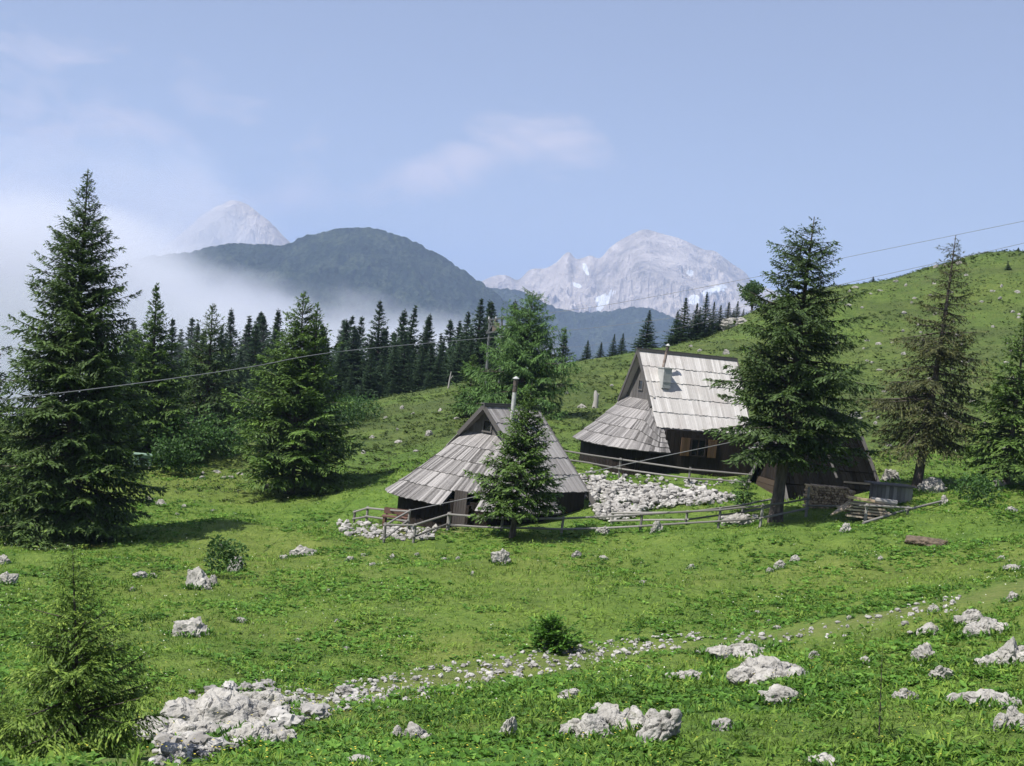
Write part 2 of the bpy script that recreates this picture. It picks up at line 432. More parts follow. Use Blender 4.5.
# ------------------------------------------------------------------ mountains
def mountain(name, mat, prof, D, depth, foot, amp, fs, seed, rough_top=0., extra=None, anis=1., ncol=620, nrow=190):
    """a ridge whose crest stands at distance D with the skyline of the profile; front flank runs down towards the viewer, back flank behind"""
    prof = np.array(prof, float)
    px = np.linspace(prof[0, 0], prof[-1, 0], ncol)
    sm = smooth_poly(prof, 10); py = np.interp(px, sm[:, 0], sm[:, 1])
    crest = np.array([at(a, b, D) for a, b in zip(px, py)])
    s = np.linspace(0, 1, ncol)
    crest[:, 2] += rough_top * fbm(crest[:, 0] / fs * 3, 0 * px, seed, 4)
    T = np.concatenate([np.linspace(-.45, 0, 14, endpoint=False), np.linspace(0, 1, nrow) ** 1.15])
    V = np.empty((len(T), ncol, 3))
    for k, t in enumerate(T):
        y = D - depth * t
        x = crest[:, 0] * (1 - .12 * max(t, 0))
        if t >= 0: z = crest[:, 2] + (foot - crest[:, 2]) * (t ** .85)
        else: z = crest[:, 2] + (foot - crest[:, 2]) * min(1, (-t / .45)) ** .9
        w = min(1, max(t, 0) * 4.5) * (1 - .5 * max(t, 0)) if not name.startswith('f') else min(1, abs(t) * 9) * (1 - .5 * max(t, 0))
        dz = amp * w * (ridged(x / fs * anis, np.full(ncol, y / fs), seed, 7, .58) - 1.0)
        if not name.startswith(('f', 'w')): dz = np.minimum(dz, 14 + 260 * max(t - .06, 0))
        if name == 'forested_hill' or name == 'wooded_ridge': z = z + 3.5 * fbm(x / 11, np.full(ncol, y / 11), seed, 2)
        V[k, :, 0] = x; V[k, :, 1] = y; V[k, :, 2] = z + dz
    nr = len(T)
    i, j = np.meshgrid(np.arange(nr - 1), np.arange(ncol - 1), indexing='ij'); a = (i * ncol + j).ravel()
    mb = MB(); mb.add(V.reshape(-1, 3), np.stack([a, a + ncol, a + ncol + 1, a + 1], 1))
    me = mb.mesh(name, mat, name == 'forested_hill')
    if extra is not None:
        A = me.attributes.new('snow', 'FLOAT', 'POINT')
        P = V.reshape(-1, 3)
        w = P @ _f; qx = 512 + F * (P @ _R) / w; qy = 383 - F * (P @ _U) / w
        sn = np.zeros(len(P))
        for (cx, cy, rx, ry, ang) in extra:
            ca, sa = math.cos(rad(ang)), math.sin(rad(ang))
            ux = (qx - cx) * ca + (qy - cy) * sa; uy = -(qx - cx) * sa + (qy - cy) * ca
            sn = np.maximum(sn, 1.45 - np.sqrt((ux / rx) ** 2 + (uy / ry) ** 2))
        A.data.foreach_set('value', np.clip(sn, 0, 1).astype(np.float32))
    o = obj(name, me); o['kind'] = 'structure'
    return o

n = NT('wooded_slope')
w1 = n.noise(.02, 6, rough=.65); w2 = n.noise(.11, 4, rough=.7)
c = n.ramp(n.math('ADD', n.math('MULTIPLY', w1, .5), n.math('MULTIPLY', w2, .5)), [(.35, (.004, .01, .006)), (.5, (.016, .032, .018)), (.66, (.08, .1, .055))])
n.bump(w2, 1., 14.); M['wooded'] = n.base(c, .95)
n = NT('pale_limestone_mountain')
w1 = n.noise(.0045, 9, rough=.68); w2 = n.noise(.02, 6, n.scale(n.pos, (1, 1, .5)), rough=.7)
f = n.math('ADD', n.math('MULTIPLY', w1, .5), n.math('MULTIPLY', w2, .5))
c = n.ramp(f, [(.36, (.17, .15, .135)), (.48, (.39, .345, .31)), (.6, (.58, .52, .47))])
c = n.mix(n.ramp(n.math('ADD', n.attr('snow'), n.math('MULTIPLY', n.math('SUBTRACT', w2, .5), 1.6)), [(.55, 0), (.65, 1)]), c, (.74, .76, .79))
n.bump(f, 1., 60.); M['alp'] = n.base(c, .9)

mountain('forested_hill', M['wooded'], [(20,300),(85,270),(120,262),(150,256),(190,252),(215,246),(240,243),(285,245),(300,238),(330,230),(365,228),(400,236),(440,255),(480,282),(510,303),(545,330),(600,375),(660,420)],
         2500, 900, -300, 26, 260, 1.1, 1.5)
mountain('wooded_ridge', M['wooded'], [(420,300),(470,288),(500,288),(520,291),(545,302),(567,310),(593,312),(637,307),(660,312),(680,322),(720,345),(780,380)],
         3300, 900, -310, 24, 240, 3.7, 2.,
         None)
mountain('rocky_massif', M['alp'], [(440,320),(470,290),(490,278),(505,275),(518,280),(530,270),(545,268),(556,262),(568,252),(577,259),(590,255),(600,258),(612,246),(630,235),(645,229),(660,232),(675,236),(690,243),(705,250),(715,252),(730,263),(745,273),(755,284),(775,290),(800,305),(850,340)],
         5400, 1700, -320, 165, 620, 5.9, 6.,
         [(603,300,9,6,0),(606,296,14,3,-25),(600,306,4,7,20),(577,285,6,2.5,20),(586,270,2.5,8,-20),(690,273,5,4,0),(712,291,12,4,-20),(722,288,6,4,0),(693,300,7,6,0),(614,326,8,3,0),(628,327,4,3,0),(590,308,4,2,0)])
mountain('rocky_peak', M['alp'], [(60,330),(110,290),(150,258),(180,236),(205,216),(225,205),(243,202),(262,213),(280,232),(292,243),(330,275),(380,320)],
         4600, 1300, -320, 130, 420, 8.3, 14., [])

# ------------------------------------------------------------------ air: haze box, mist bank and summit cloud
def volume_box(name, lo, hi, mat):
    mb = MB(); lo = np.array(lo, float); hi = np.array(hi, float); mb.box((lo + hi) / 2, hi - lo)
    o = obj(name, mb.mesh(name, mat)); o['kind'] = 'stuff'; return o
HAZE = 1.55e-4
m = bpy.data.materials.new('pale_haze'); m.use_nodes = True; t = m.node_tree
t.nodes.remove(t.nodes['Principled BSDF'])
pv = t.nodes.new('ShaderNodeVolumePrincipled'); pv.inputs['Color'].default_value = (.46, .6, .92, 1); pv.inputs['Density'].default_value = HAZE
pv.inputs['Anisotropy'].default_value = 0.
t.links.new(pv.outputs[0], t.nodes['Material Output'].inputs['Volume'])
volume_box('haze', (-6500, -120, -420), (6500, 12400, 640), m)

def mist_bank(name, lo, hi, curve, x0, x1, z0, zs, amp, soft, dmax, nscale):
    """a drifting bank of valley mist or summit cloud: its top follows a curve along x, broken up by noise, and thins out upwards"""
    n = NT(name); t = n.t; t.nodes.remove(n.b)
    sep = t.nodes.new('ShaderNodeSeparateXYZ'); n.link(n.pos, sep.inputs[0])
    X, Z = sep.outputs[0], sep.outputs[2]
    mr = t.nodes.new('ShaderNodeMapRange'); mr.inputs[1].default_value = x0; mr.inputs[2].default_value = x1; n.link(X, mr.inputs[0])
    cv = t.nodes.new('ShaderNodeFloatCurve'); c0 = cv.mapping.curves[0]
    pts = [((x - x0) / (x1 - x0), (z - z0) / zs) for x, z in curve]
    while len(c0.points) < len(pts): c0.points.new(.5, .5)
    for q, (a, b) in zip(c0.points, pts): q.location = (a, b); q.handle_type = 'AUTO'
    cv.mapping.update(); n.link(mr.outputs[0], cv.inputs['Value'])
    top = n.math('ADD', n.math('MULTIPLY', cv.outputs[0], zs), z0)
    nz = n.noise(nscale, 5, n.scale(n.pos, (1, 1, 1.6)), .6)
    hgt = n.math('SUBTRACT', n.math('ADD', top, n.math('MULTIPLY', n.math('SUBTRACT', nz, .5), amp)), Z)
    dens = n.math('MULTIPLY', n.math('DIVIDE', hgt, soft, True), dmax)
    dens = n.math('MULTIPLY', dens, n.ramp(nz, [(.3, .3), (.62, 1.)]))
    pv = t.nodes.new('ShaderNodeVolumePrincipled'); pv.inputs['Color'].default_value = (.88, .905, .98, 1); pv.inputs['Anisotropy'].default_value = -.25
    n.link(dens, pv.inputs['Density']); n.link(pv.outputs[0], n.out.inputs['Volume'])
    volume_box('mist', lo, hi, n.m)  # one object name for the valley mist and the summit cloud
mist_bank('valley_mist', (-1300, 1000, -170), (60, 1400, 230),
          [(-1300, 95), (-437, 78), (-351, 72), (-309, 58), (-266, 34), (-223, 20), (-181, 9), (-96, 3), (-10, 0), (60, -70)], -1300, 60, -80, 320, 145, 42, .011, .0062)
mist_bank('summit_cloud', (-3200, 3250, -200), (-350, 3900, 600),
          [(-3200, 380), (-1328, 400), (-1069, 370), (-939, 380), (-850, 370), (-770, 335), (-680, 245), (-600, 120), (-450, -60), (-350, -180)], -3200, -350, -200, 800, 330, 150, .0028, .0036)  # a cloud hiding the left flank of the rocky peak
V, Fc = None, None
m = bpy.data.materials.new('thin_wood_mist'); m.use_nodes = True; t = m.node_tree
t.nodes.remove(t.nodes['Principled BSDF'])
pv = t.nodes.new('ShaderNodeVolumePrincipled'); pv.inputs['Color'].default_value = (.88, .94, 1, 1); pv.inputs['Density'].default_value = .004
t.links.new(pv.outputs[0], t.nodes['Material Output'].inputs['Volume'])
WOODMIST = m

# ------------------------------------------------------------------ trees
def conifer(H, R, c0, seed, whorl=.28, nb=7, prof=None, twig=.1, kl=.24, kw=.075, e_top=35, e_bot=-12, droop=.25, hang=.35, gap=0., jit=.25,
            trunk_r=None, lean_curve=0., tipcol=.3, wood=True):
    """tapered trunk with limbs, and a crown of many needle sprays carried by drooping branches"""
    rg = np.random.default_rng(seed)
    tr = MB(); cr = MB()
    trunk_r = trunk_r or .013 * H + .03
    zz = np.linspace(-.3, H, 12); k = zz / H
    off = lean_curve * np.sin(np.clip(k, 0, 1) * math.pi * .5)
    tr.tube(np.stack([off, .3 * off * k, zz], 1), trunk_r * np.clip((1 - k) ** .8, .06, 1.1) * (1 + .5 * np.exp(-np.clip(k, 0, 1) * 25)), 10)
    prof = prof or (lambda t: (1 - t) ** .85 * min(1, (t + .1) / .22))
    z = c0 * H
    B, D, S, L, W, C = [], [], [], [], [], []
    phase = rg.uniform(0, 6.28)
    kl0, kw0 = kl, kw
    while z < H * .985:
        t = (z - c0 * H) / (H * (1 - c0))
        r = R * prof(t); kl = kl0 * (1 - .6 * t ** 1.5); kw = kw0 * (1 - .5 * t ** 1.5)
        m = max(3, int(round(nb * (1 - .35 * t) + rg.uniform(-1, 1))))
        for b in range(m):
            if rg.random() < gap: continue
            az = phase + b * 6.283 / m + rg.normal(0, .22)
            ln = max(.06, r * (1 + rg.normal(0, jit)))
            zb = z + rg.uniform(-.5, .5) * whorl
            if zb > H * .99: continue
            e = rad(e_bot + (e_top - e_bot) * t ** .8 + rg.normal(0, 7))
            n_ = 8; s = np.linspace(0, 1, n_)
            hor = np.array([math.cos(az), math.sin(az), 0])
            rad_ = s * ln * math.cos(e)
            hz = ln * (math.sin(e) * s - droop * (s ** 1.5) * (1 - t) + .55 * droop * np.clip(s - .5, 0, 1) ** 2 * 2)
            ofz = lean_curve * math.sin(min(1, zb / H) * math.pi * .5)
            sp = np.array([ofz, .3 * ofz * zb / H, zb]) + rad_[:, None] * hor + hz[:, None] * np.array([0, 0, 1.])
            if wood and ln > .5: tr.tube(sp[::2], np.linspace(max(.006, .016 * ln), .004, 4), 4, cap=False)
            # twigs
            cnt = max(4, int(ln / twig))
            q = rg.uniform(.12 if t > .3 else .2, 1, cnt); q = np.sort(q)
            P = np.stack([np.interp(q, s, sp[:, i]) for i in range(3)], 1)
            dspine = np.stack([np.interp(q, s, np.gradient(sp[:, i], s)) for i in range(3)], 1); dspine /= np.linalg.norm(dspine, axis=1)[:, None]
            lat = np.array([-math.sin(az), math.cos(az), 0])
            for sgn in (-1, 1):
                tl = (.42 * ln * (1 - q) ** .75 + .1 * min(1, ln) + .05) * rg.uniform(.6, 1.2, cnt)
                tl = np.minimum(tl, .75)
                fa = rg.uniform(.5, 1.0, cnt)[:, None]
                d = dspine * fa + sgn * lat * 1.0 + np.array([0, 0, -1.]) * (hang * rg.uniform(.3, 1.4, cnt))[:, None] + rg.normal(0, .12, (cnt, 3))
                d /= np.linalg.norm(d, axis=1)[:, None]
                ns = np.maximum(1, np.round(tl / (kl * .75))).astype(int)
                for kk in range(int(ns.max())):
                    ok = ns > kk
                    bp = P[ok] + d[ok] * (tl[ok] * kk / ns[ok])[:, None] + np.array([0, 0, -1.]) * (.12 * kk * tl[ok] / ns[ok])[:, None]
                    dd = d[ok] + rg.normal(0, .22, (ok.sum(), 3)) + np.array([0, 0, -.12 * kk]); dd /= np.linalg.norm(dd, axis=1)[:, None]
                    sd = np.cross(dd, np.array([0, 0, 1.]) + rg.normal(0, .35, dd.shape)); sd /= np.linalg.norm(sd, axis=1)[:, None] + 1e-9
                    B.append(bp); D.append(dd); S.append(sd)
                    L.append(kl * rg.uniform(.7, 1.25, len(bp))); W.append(kw * rg.uniform(.7, 1.3, len(bp)))
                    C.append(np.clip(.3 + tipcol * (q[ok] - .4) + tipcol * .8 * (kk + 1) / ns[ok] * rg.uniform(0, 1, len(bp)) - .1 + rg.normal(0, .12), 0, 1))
            # spray lying along the branch and pendulous sprays below it
            dd = dspine + rg.normal(0, .2, dspine.shape); dd /= np.linalg.norm(dd, axis=1)[:, None]
            sd = np.cross(dd, np.array([0, 0, 1.]) + rg.normal(0, .4, dd.shape)); sd /= np.linalg.norm(sd, axis=1)[:, None] + 1e-9
            B.append(P); D.append(dd); S.append(sd); L.append(kl * rg.uniform(.7, 1.3, cnt)); W.append(kw * rg.uniform(.7, 1.3, cnt))
            C.append(np.clip(.35 + tipcol * (q - .3) + rg.normal(0, .1, cnt), 0, 1))
            dd = np.array([0, 0, -1.]) + .6 * dspine + rg.normal(0, .3, dspine.shape); dd /= np.linalg.norm(dd, axis=1)[:, None]
            sd = np.cross(dd, hor + rg.normal(0, .6, dd.shape)); sd /= np.linalg.norm(sd, axis=1)[:, None] + 1e-9
            B.append(P); D.append(dd); S.append(sd); L.append(kl * hang * 2.2 * rg.uniform(.5, 1.2, cnt)); W.append(kw * rg.uniform(.7, 1.2, cnt))
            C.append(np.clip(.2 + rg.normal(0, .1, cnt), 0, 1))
        phase += 1.1 + rg.uniform(-.3, .3)
        z += whorl * (1 - .45 * t) * rg.uniform(.75, 1.25)
    # leader shoot
    cnt = 14; zz = rg.uniform(.93, 1.0, cnt) * H
    az = rg.uniform(0, 6.28, cnt); dd = np.stack([np.cos(az) * .6, np.sin(az) * .6, np.full(cnt, .8)], 1); dd /= np.linalg.norm(dd, axis=1)[:, None]
    sd = np.cross(dd, [0, 0, 1.]); sd /= np.linalg.norm(sd, axis=1)[:, None]
    ofz = lean_curve
    B.append(np.stack([np.full(cnt, ofz), np.full(cnt, .3 * ofz), zz], 1)); D.append(dd); S.append(sd); L.append(np.full(cnt, kl * .75)); W.append(np.full(cnt, kw * .8)); C.append(np.full(cnt, .5))
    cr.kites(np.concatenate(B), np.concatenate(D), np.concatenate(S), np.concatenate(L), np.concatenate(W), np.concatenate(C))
    return tr, cr

def put_tree(name, label, cat, base, top_px, mat, R_px, group=None, sink=.15, **kw):
    """base: world ground point, top_px: pixel of the tip at the same distance"""
    d = base[1]; tip = at(top_px[0], top_px[1], d)
    ax = tip - base; H = float(np.linalg.norm(ax)); H = H * 1.015 + .08 if H > 4 else H; R = R_px * d / F
    tr, cr = conifer(H, R, **kw)
    lean = math.atan2(ax[0], ax[2])
    t = thing(name, label, cat, base - np.array([0, 0, sink]), group, (0, lean, 0))
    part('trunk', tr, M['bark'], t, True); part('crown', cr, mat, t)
    return t, H

T = {}
put_tree('spruce_tree', 'tallest dark spruce at the left edge of the meadow, branches reaching the ground', 'tree', hit(64, 543), (88, 172), M['spruce'], 82,
         c0=.02, seed=11, whorl=.23, nb=9, twig=.07, prof=lambda t: np.interp(t, [0, .1, .35, .52, .66, .76, .87, .95, 1], [.84, .92, .9, .75, .56, .41, .22, .09, .02]), kl=.2, kw=.07, droop=.22, e_top=30, e_bot=-8, jit=.16, tipcol=.35)
put_tree('spruce_tree', 'spruce mostly outside the left edge, behind the tallest spruce', 'tree', base_at(-22, 47), (-14, 300), M['spruce'], 58,
         c0=.03, seed=29, whorl=.27, nb=8, twig=.1, kl=.24, kw=.085, jit=.25)
put_tree('spruce_tree', 'slim spruce just right of the tallest spruce, beside the pale green box', 'tree', base_at(149, 63), (157, 284), M['spruce_pale'], 54,
         c0=.03, seed=12, whorl=.25, nb=9, twig=.08, prof=lambda t: (1 - t) ** 1.05 * min(1, (t + .3) / .35) , kl=.27, kw=.09, jit=.22, tipcol=.25)
put_tree('spruce_tree', 'spruce with some brown lower boughs between the slim spruce and the broad round spruce', 'tree', base_at(204, 67), (213, 304), M['spruce'], 50,
         c0=.05, seed=13, whorl=.3, nb=7, kl=.27, kw=.09, gap=.1, jit=.3, droop=.35)
t4, _ = put_tree('spruce_tree', 'broad spruce with a twin top and a short bare trunk standing in the left meadow', 'tree', hit(291, 494), (304, 292), M['spruce_pale'], 68,
         c0=.13, e_bot=-2, droop=.13, hang=.3, seed=14, whorl=.26, nb=9, twig=.075, prof=lambda t: (1 - t) ** .8 * min(1, (t + .3) / .4), kl=.22, kw=.075, jit=.18, tipcol=.35)
tr, cr = conifer(3.4, .8, .05, 44, whorl=.25, nb=6, kl=.24, kw=.08)   # second leader of the twin-topped spruce
o2 = part('crown', cr, M['spruce_pale'], t4); o2.location = (.62, -.2, 4.5); o2 = part('trunk', tr, M['bark'], t4, True); o2.location = (.62, -.2, 4.5)
put_tree('larch_tree', 'feathery light green larch rising behind the lower hut', 'tree', base_at(519, 73), (533, 291), M['larch'], 58,
         c0=.05, seed=15, whorl=.26, nb=9, twig=.075, prof=lambda t: (1 - t) ** .62 * min(1, (t + .35) / .5), kl=.27, kw=.055, hang=.75, e_bot=-5, e_top=25, droop=.15, jit=.25, tipcol=.3)
put_tree('spruce_tree', 'low bushy spruce at the left foot of the light green larch', 'tree', base_at(468, 76), (474, 352), M['spruce_pale'], 24,
         c0=.02, seed=16, whorl=.26, nb=7, kl=.26, kw=.09, jit=.3)
put_tree('spruce_tree', 'small leafy spruce standing in front of the lower hut behind the fence', 'tree', hit(512, 537), (532, 383), M['spruce_pale'], 45,
         c0=.2, seed=17, whorl=.17, nb=8, twig=.055, prof=lambda t: (1 - t) ** .8 * min(1, (t + .45) / .55), kl=.14, kw=.06, hang=.35, e_bot=5, droop=.15, jit=.22, tipcol=.35)
put_tree('spruce_tree', 'tall dark spruce with bare lower trunk in front of the upper hut', 'tree', hit(775, 522), (814, 219), M['spruce'], 68,
         c0=.23, seed=18, whorl=.25, nb=8, twig=.06, prof=lambda t: (np.interp(t, [0, .08, .2, .35, .5, .6, .68, .74, .86, .94, 1], [.6, .95, 1, .95, .85, .72, .48, .5, .38, .2, .03])), kl=.17, kw=.065,
         droop=.16, e_top=22, e_bot=2, jit=.3, gap=.15, tipcol=.35, trunk_r=.2)
put_tree('spruce_tree', 'sparse browning spruce with a curved bare trunk on the right slope', 'tree', hit(916, 489), (948, 236), M['sick'], 54,
         c0=.22, seed=19, whorl=.24, nb=8, twig=.08, prof=lambda t: (np.interp(t, [0, .1, .3, .6, .8, .9, 1], [.85, 1, .85, .5, .27, .24, .05])), kl=.17, kw=.05,
         droop=.22, e_top=15, e_bot=-8, jit=.32, gap=.18, hang=.4, tipcol=.5, trunk_r=.17, lean_curve=.3)
put_tree('spruce_tree', 'green spruce with a short trunk cut off by the right edge of the view', 'tree', hit(1006, 486), (1027, 312), M['spruce_pale'], 46,
         c0=.15, seed=20, whorl=.26, nb=8, twig=.09, prof=lambda t: (1 - t) ** .8 * min(1, (t + .4) / .5), kl=.25, kw=.085, jit=.25)
put_tree('spruce_sapling', 'tiny bright spruce sapling on a thin stem beside the stone bank', 'tree', hit(742, 512), (746, 472), M['larch'], 13,
         c0=.42, seed=21, whorl=.12, nb=7, twig=.05, kl=.13, kw=.05, trunk_r=.025, prof=lambda t: (1 - t) ** .5 * min(1, (t + .5) / .6))
# foreground young larch and thin sapling
b = at(78, 800, 14.2); b = ground(b[0], 14.2)
put_tree('larch_sapling', 'feathery young larch close by in the lower left corner', 'tree', b, (74, 532), M['larch_young'], 74,
         c0=.06, seed=22, whorl=.115, nb=8, twig=.034, prof=lambda t: np.interp(t, [0, .15, .35, .55, .7, .8, .9, .97, 1], [1, 1, .9, .62, .36, .26, .25, .18, .05]), kl=.065, kw=.022,
         hang=.55, e_top=35, e_bot=0, droop=.18, jit=.3, trunk_r=.035, tipcol=.55)
b = at(-20, 800, 13.6); b = ground(b[0], 13.6)
put_tree('larch_sapling', 'low spreading young larch at the very bottom left corner', 'tree', b, (5, 672), M['larch_young'], 62,
         c0=.05, seed=23, whorl=.1, nb=7, twig=.03, kl=.075, kw=.017, hang=.5, jit=.3, trunk_r=.025, tipcol=.5)
b = hit(880, 742)
put_tree('larch_sapling', 'thin see-through sapling among the rocks on the right foreground', 'tree', b, (884, 632), M['larch_young'], 17,
         c0=.1, seed=24, whorl=.1, nb=4, twig=.05, kl=.06, kw=.016, hang=.4, jit=.4, gap=.25, trunk_r=.012, tipcol=.4)
put_tree('spruce_sapling', 'little round spruce bush beside the foreground trail', 'tree', hit(556, 650), (552, 612), M['herb'], 26,
         c0=.03, seed=25, whorl=.09, nb=10, twig=.035, prof=lambda t: (1 - t) ** .45, kl=.12, kw=.04, e_top=60, e_bot=15, droop=.05, hang=.15, trunk_r=.02, tipcol=.5)

# forest beyond the meadow: a few shapes, each tree placed on its own
protos = []
for i, (R, c) in enumerate([(.2, .03), (.17, .03), (.225, .02), (.185, .04)]):
    tr, cr = conifer(12, 12 * R, c, 60 + i, whorl=.34, nb=9, twig=.13, kl=.36, kw=.12, jit=.25, tipcol=.3, droop=.3, e_bot=-5, prof=lambda t: (1 - t) ** 1.08 * min(1, (t + .3) / .4))
    t = thing('spruce_tree', '', 'tree', (0, 0, 0)); t.location = (0, 0, -50)
    part('trunk', tr, M['bark'], t, True); part('crown', cr, M['spruce_far'], t); protos.append(t)
used = set()
def forest_tree(px, py, d, label, group, k=None, fat=1., name=None):
    k = int(rng.integers(0, 4)) if k is None else k
    b = base_at(px - 3, d); tip = at(px, py, d)
    H = max(.6, tip[2] - b[2]) * 1.04 + .3; s = H / 12
    lean = math.atan2(tip[0] - b[0], H)
    f = fat * rng.uniform(.88, 1.12)
    if k not in used:
        used.add(k); t = protos[k]
        t.location = b - np.array([0, 0, .3]); t.rotation_euler = (0, lean, 0); t.scale = (s * f, s * f, s); t['label'] = label; t['group'] = group
    else:
        t = dup(protos[k], b - np.array([0, 0, .3]), rng.uniform(0, 6.28), (s * f, s * f, s), label, group, (0, lean))
    return t
FL = 'dark spruce among the crowded conifers of the wood beyond the left meadow'
FG = 'spruces of the wood beyond the meadow'
for (px, py, d) in [(126,330,92),(173,322,110),(183,321,118),(231,313,116),(240,314,122),(249,320,112),(255,318,125),(264,319,118),(277,313,114),(334,318,116),(347,319,122),(357,331,112),
    (376,304,112),(386,312,120),(397,308,113),(414,316,114),(426,320,116),(440,337,118),(450,323,112),(463,314,110),(476,301,108),(486,304,116),(491,305,110),(510,304,116),(561,331,118),
    (192,332,104),(222,330,106),(268,336,104),(287,330,106),(320,338,102),(340,345,100),(366,338,105),(405,336,106),(432,345,106),(456,338,104),(500,328,106),(548,345,112),
    (164,345,96),(182,350,92),(235,352,94),(256,358,90),(275,362,92),(330,365,92),(352,368,94),(382,350,104),(420,352,104),(445,357,106),(245,385,82),(330,392,84),(140,352,88),(115,345,95),(100,350,92),(362,384,96),(150,338,100),(205,345,108),(213,338,112),(262,345,104),(294,340,108),(302,352,98),(312,346,104),(327,345,108),(372,350,98),(394,344,100),(408,356,100),(438,350,100),(448,340,110),(468,340,104),(480,332,106),(494,345,100),(200,372,84),(222,368,86),(290,378,84),(310,375,88),(385,372,98),(395,378,96),(225,395,76),(265,400,76),(345,380,92)]:
    forest_tree(px + rng.uniform(-1, 1), py, d, FL, FG, fat=1.65)
for px in np.arange(118, 470, 7.5):
    forest_tree(px + rng.uniform(-3, 3), rng.uniform(322, 352), rng.uniform(100, 132), FL, FG, fat=1.7)
forest_tree(430, 371, 97, 'small pale spruce in front of the dark wood above the green slope', 'spruces at the wood edge', fat=1.5)
for (px, py, d, lab, fat) in [(589,341,106,'small spruce on the skyline, leftmost of the row left of the upper hut roof', 1.4),
    (602,343,108,'short spruce in the skyline row, second to the right of the larch', 1.3), (614,335,109,'spruce in the skyline row, third to the right of the larch', 1.1), (623,334,109,'spruce in the skyline row closest to the lone skyline spruce', 1.),
    (647,311,107,'lone dark spruce on the skyline just above the upper hut ridge', 1.25),
    (684,299,112,'tall spruce at the left end of the skyline clump above the upper hut', 1.1), (694,304,114,'spruce second from the left in the skyline clump above the upper hut', 1.), (706,294,114,'tallest pointed spruce in the skyline clump above the upper hut', 1.),
    (714,303,116,'spruce right of the tallest one in the skyline clump', 1.), (729,303,119,'pale bushy spruce in the right half of the skyline clump', 1.5), (738,302,121,'narrow spruce left of the broadleaf tree on the skyline', 1.),
    (745,309,119,'low spruce touching the broadleaf tree on the skyline', 1.3), (767,300,121,'tiny spruce right of the broadleaf tree on the skyline', 1.2), (676,312,113,'low spruce at the left foot of the skyline clump', 1.4),
    (699,308,113,'short spruce between the two tallest of the skyline clump', 1.2), (721,306,117,'dark spruce filling the middle of the skyline clump', 1.2), (734,310,119,'low spruce beside the narrow spruce on the skyline', 1.3),
    (876,277,120,'tiny lone spruce on the bare crest right of the tall dark spruce', 1.8), (1012,274,112,'tiny spruce on the upper right slope', 1.6), (1021,249,122,'tiny spruce on the crest at the right edge', 1.8)]:
    forest_tree(px, py, d, lab, 'spruces along the skyline', fat=fat * 1.55)

def leafy(name, label, cat, base, w, h, nleaf, size, mat, seed, stem=True, clumps=9, flat=1., group=None):
    """broadleaf bush or little tree: limbs and separate clumps of small leaves"""
    rg = np.random.default_rng(seed); tr = MB(); cr = MB()
    for i in range(clumps):
        a = rg.uniform(0, 6.28); r = rg.uniform(.1, .85) ** .6 * w / 2; zc = rg.uniform(.3, .95) * h
        c = np.array([math.cos(a) * r * (1.1 - zc / h * .6), math.sin(a) * r * (1.1 - zc / h * .6), zc])
        if stem: tr.tube([(0, 0, -.1), c * np.array([.3, .3, .5]), c], [.03 * h * .5 + .01, .012 * h, .006], 5, cap=False)
        m = nleaf // clumps; rr = rg.uniform(.22, .36) * w
        d = rg.normal(size=(m, 3)); d /= np.linalg.norm(d, axis=1)[:, None]
        P = c + d * (rg.uniform(.3, 1, m) ** .5)[:, None] * rr * np.array([1, 1, .75 * flat])
        P[:, 2] = np.maximum(P[:, 2], .02)
        dd = d + rg.normal(0, .7, d.shape); dd /= np.linalg.norm(dd, axis=1)[:, None]
        sd = np.cross(dd, rg.normal(size=d.shape)); sd /= np.linalg.norm(sd, axis=1)[:, None]
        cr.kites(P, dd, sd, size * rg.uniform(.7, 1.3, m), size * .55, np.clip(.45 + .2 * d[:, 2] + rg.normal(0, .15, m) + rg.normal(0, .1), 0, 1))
    t = thing(name, label, cat, base, group)
    if stem: part('trunk', tr, M['bark'], t, True)
    part('crown', cr, mat, t)
    return t
b = base_at(752, 116); leafy('broadleaf_tree', 'round leafy tree on a thin trunk on the skyline right of the spruce clump', 'tree', b, 1.7, max(2.5, at(757, 283, 116)[2] - b[2]), 1500, .2, M['leaf'], 31, clumps=10)
for (px, d, w, h, s, lab) in [(190,62,2.6,2.4,32,'leafy bright bush in front of the brown-boughed spruce'), (232,64,3.0,1.7,33,'pale green broadleaf thicket left of the broad twin-topped spruce'), (172,60,2.0,1.4,34,'low leafy bush right beside the pale green box'),
    (255,68,2.8,2.1,35,'dense broadleaf bush behind the left of the twin-topped spruce'), (360,83,3,1.1,36,'low hedge-like bush at the wood edge right of the twin-topped spruce'), (345,78,3,1.5,39,'dark leafy bush under the wood right of the twin-topped spruce'),
    (482,74,2.2,2.0,37,'bright leafy bush beneath the larch, behind the lower hut')]:
    leafy('bush', lab, 'bush', base_at(px, d), w, h, 1100, .17, M['leaf'], s, clumps=10, stem=False)
b = hit(224, 578); leafy('bush', 'dense little bush growing over the split boulder in the left meadow', 'bush', b, 1.1, 1.0, 900, .1, M['leaf'], 38, stem=False)
b = hit(975, 506); leafy('bush', 'leafy bush below the rocks by the browning spruce', 'bush', b, 1.6, .8, 700, .13, M['leaf'], 40, stem=False)

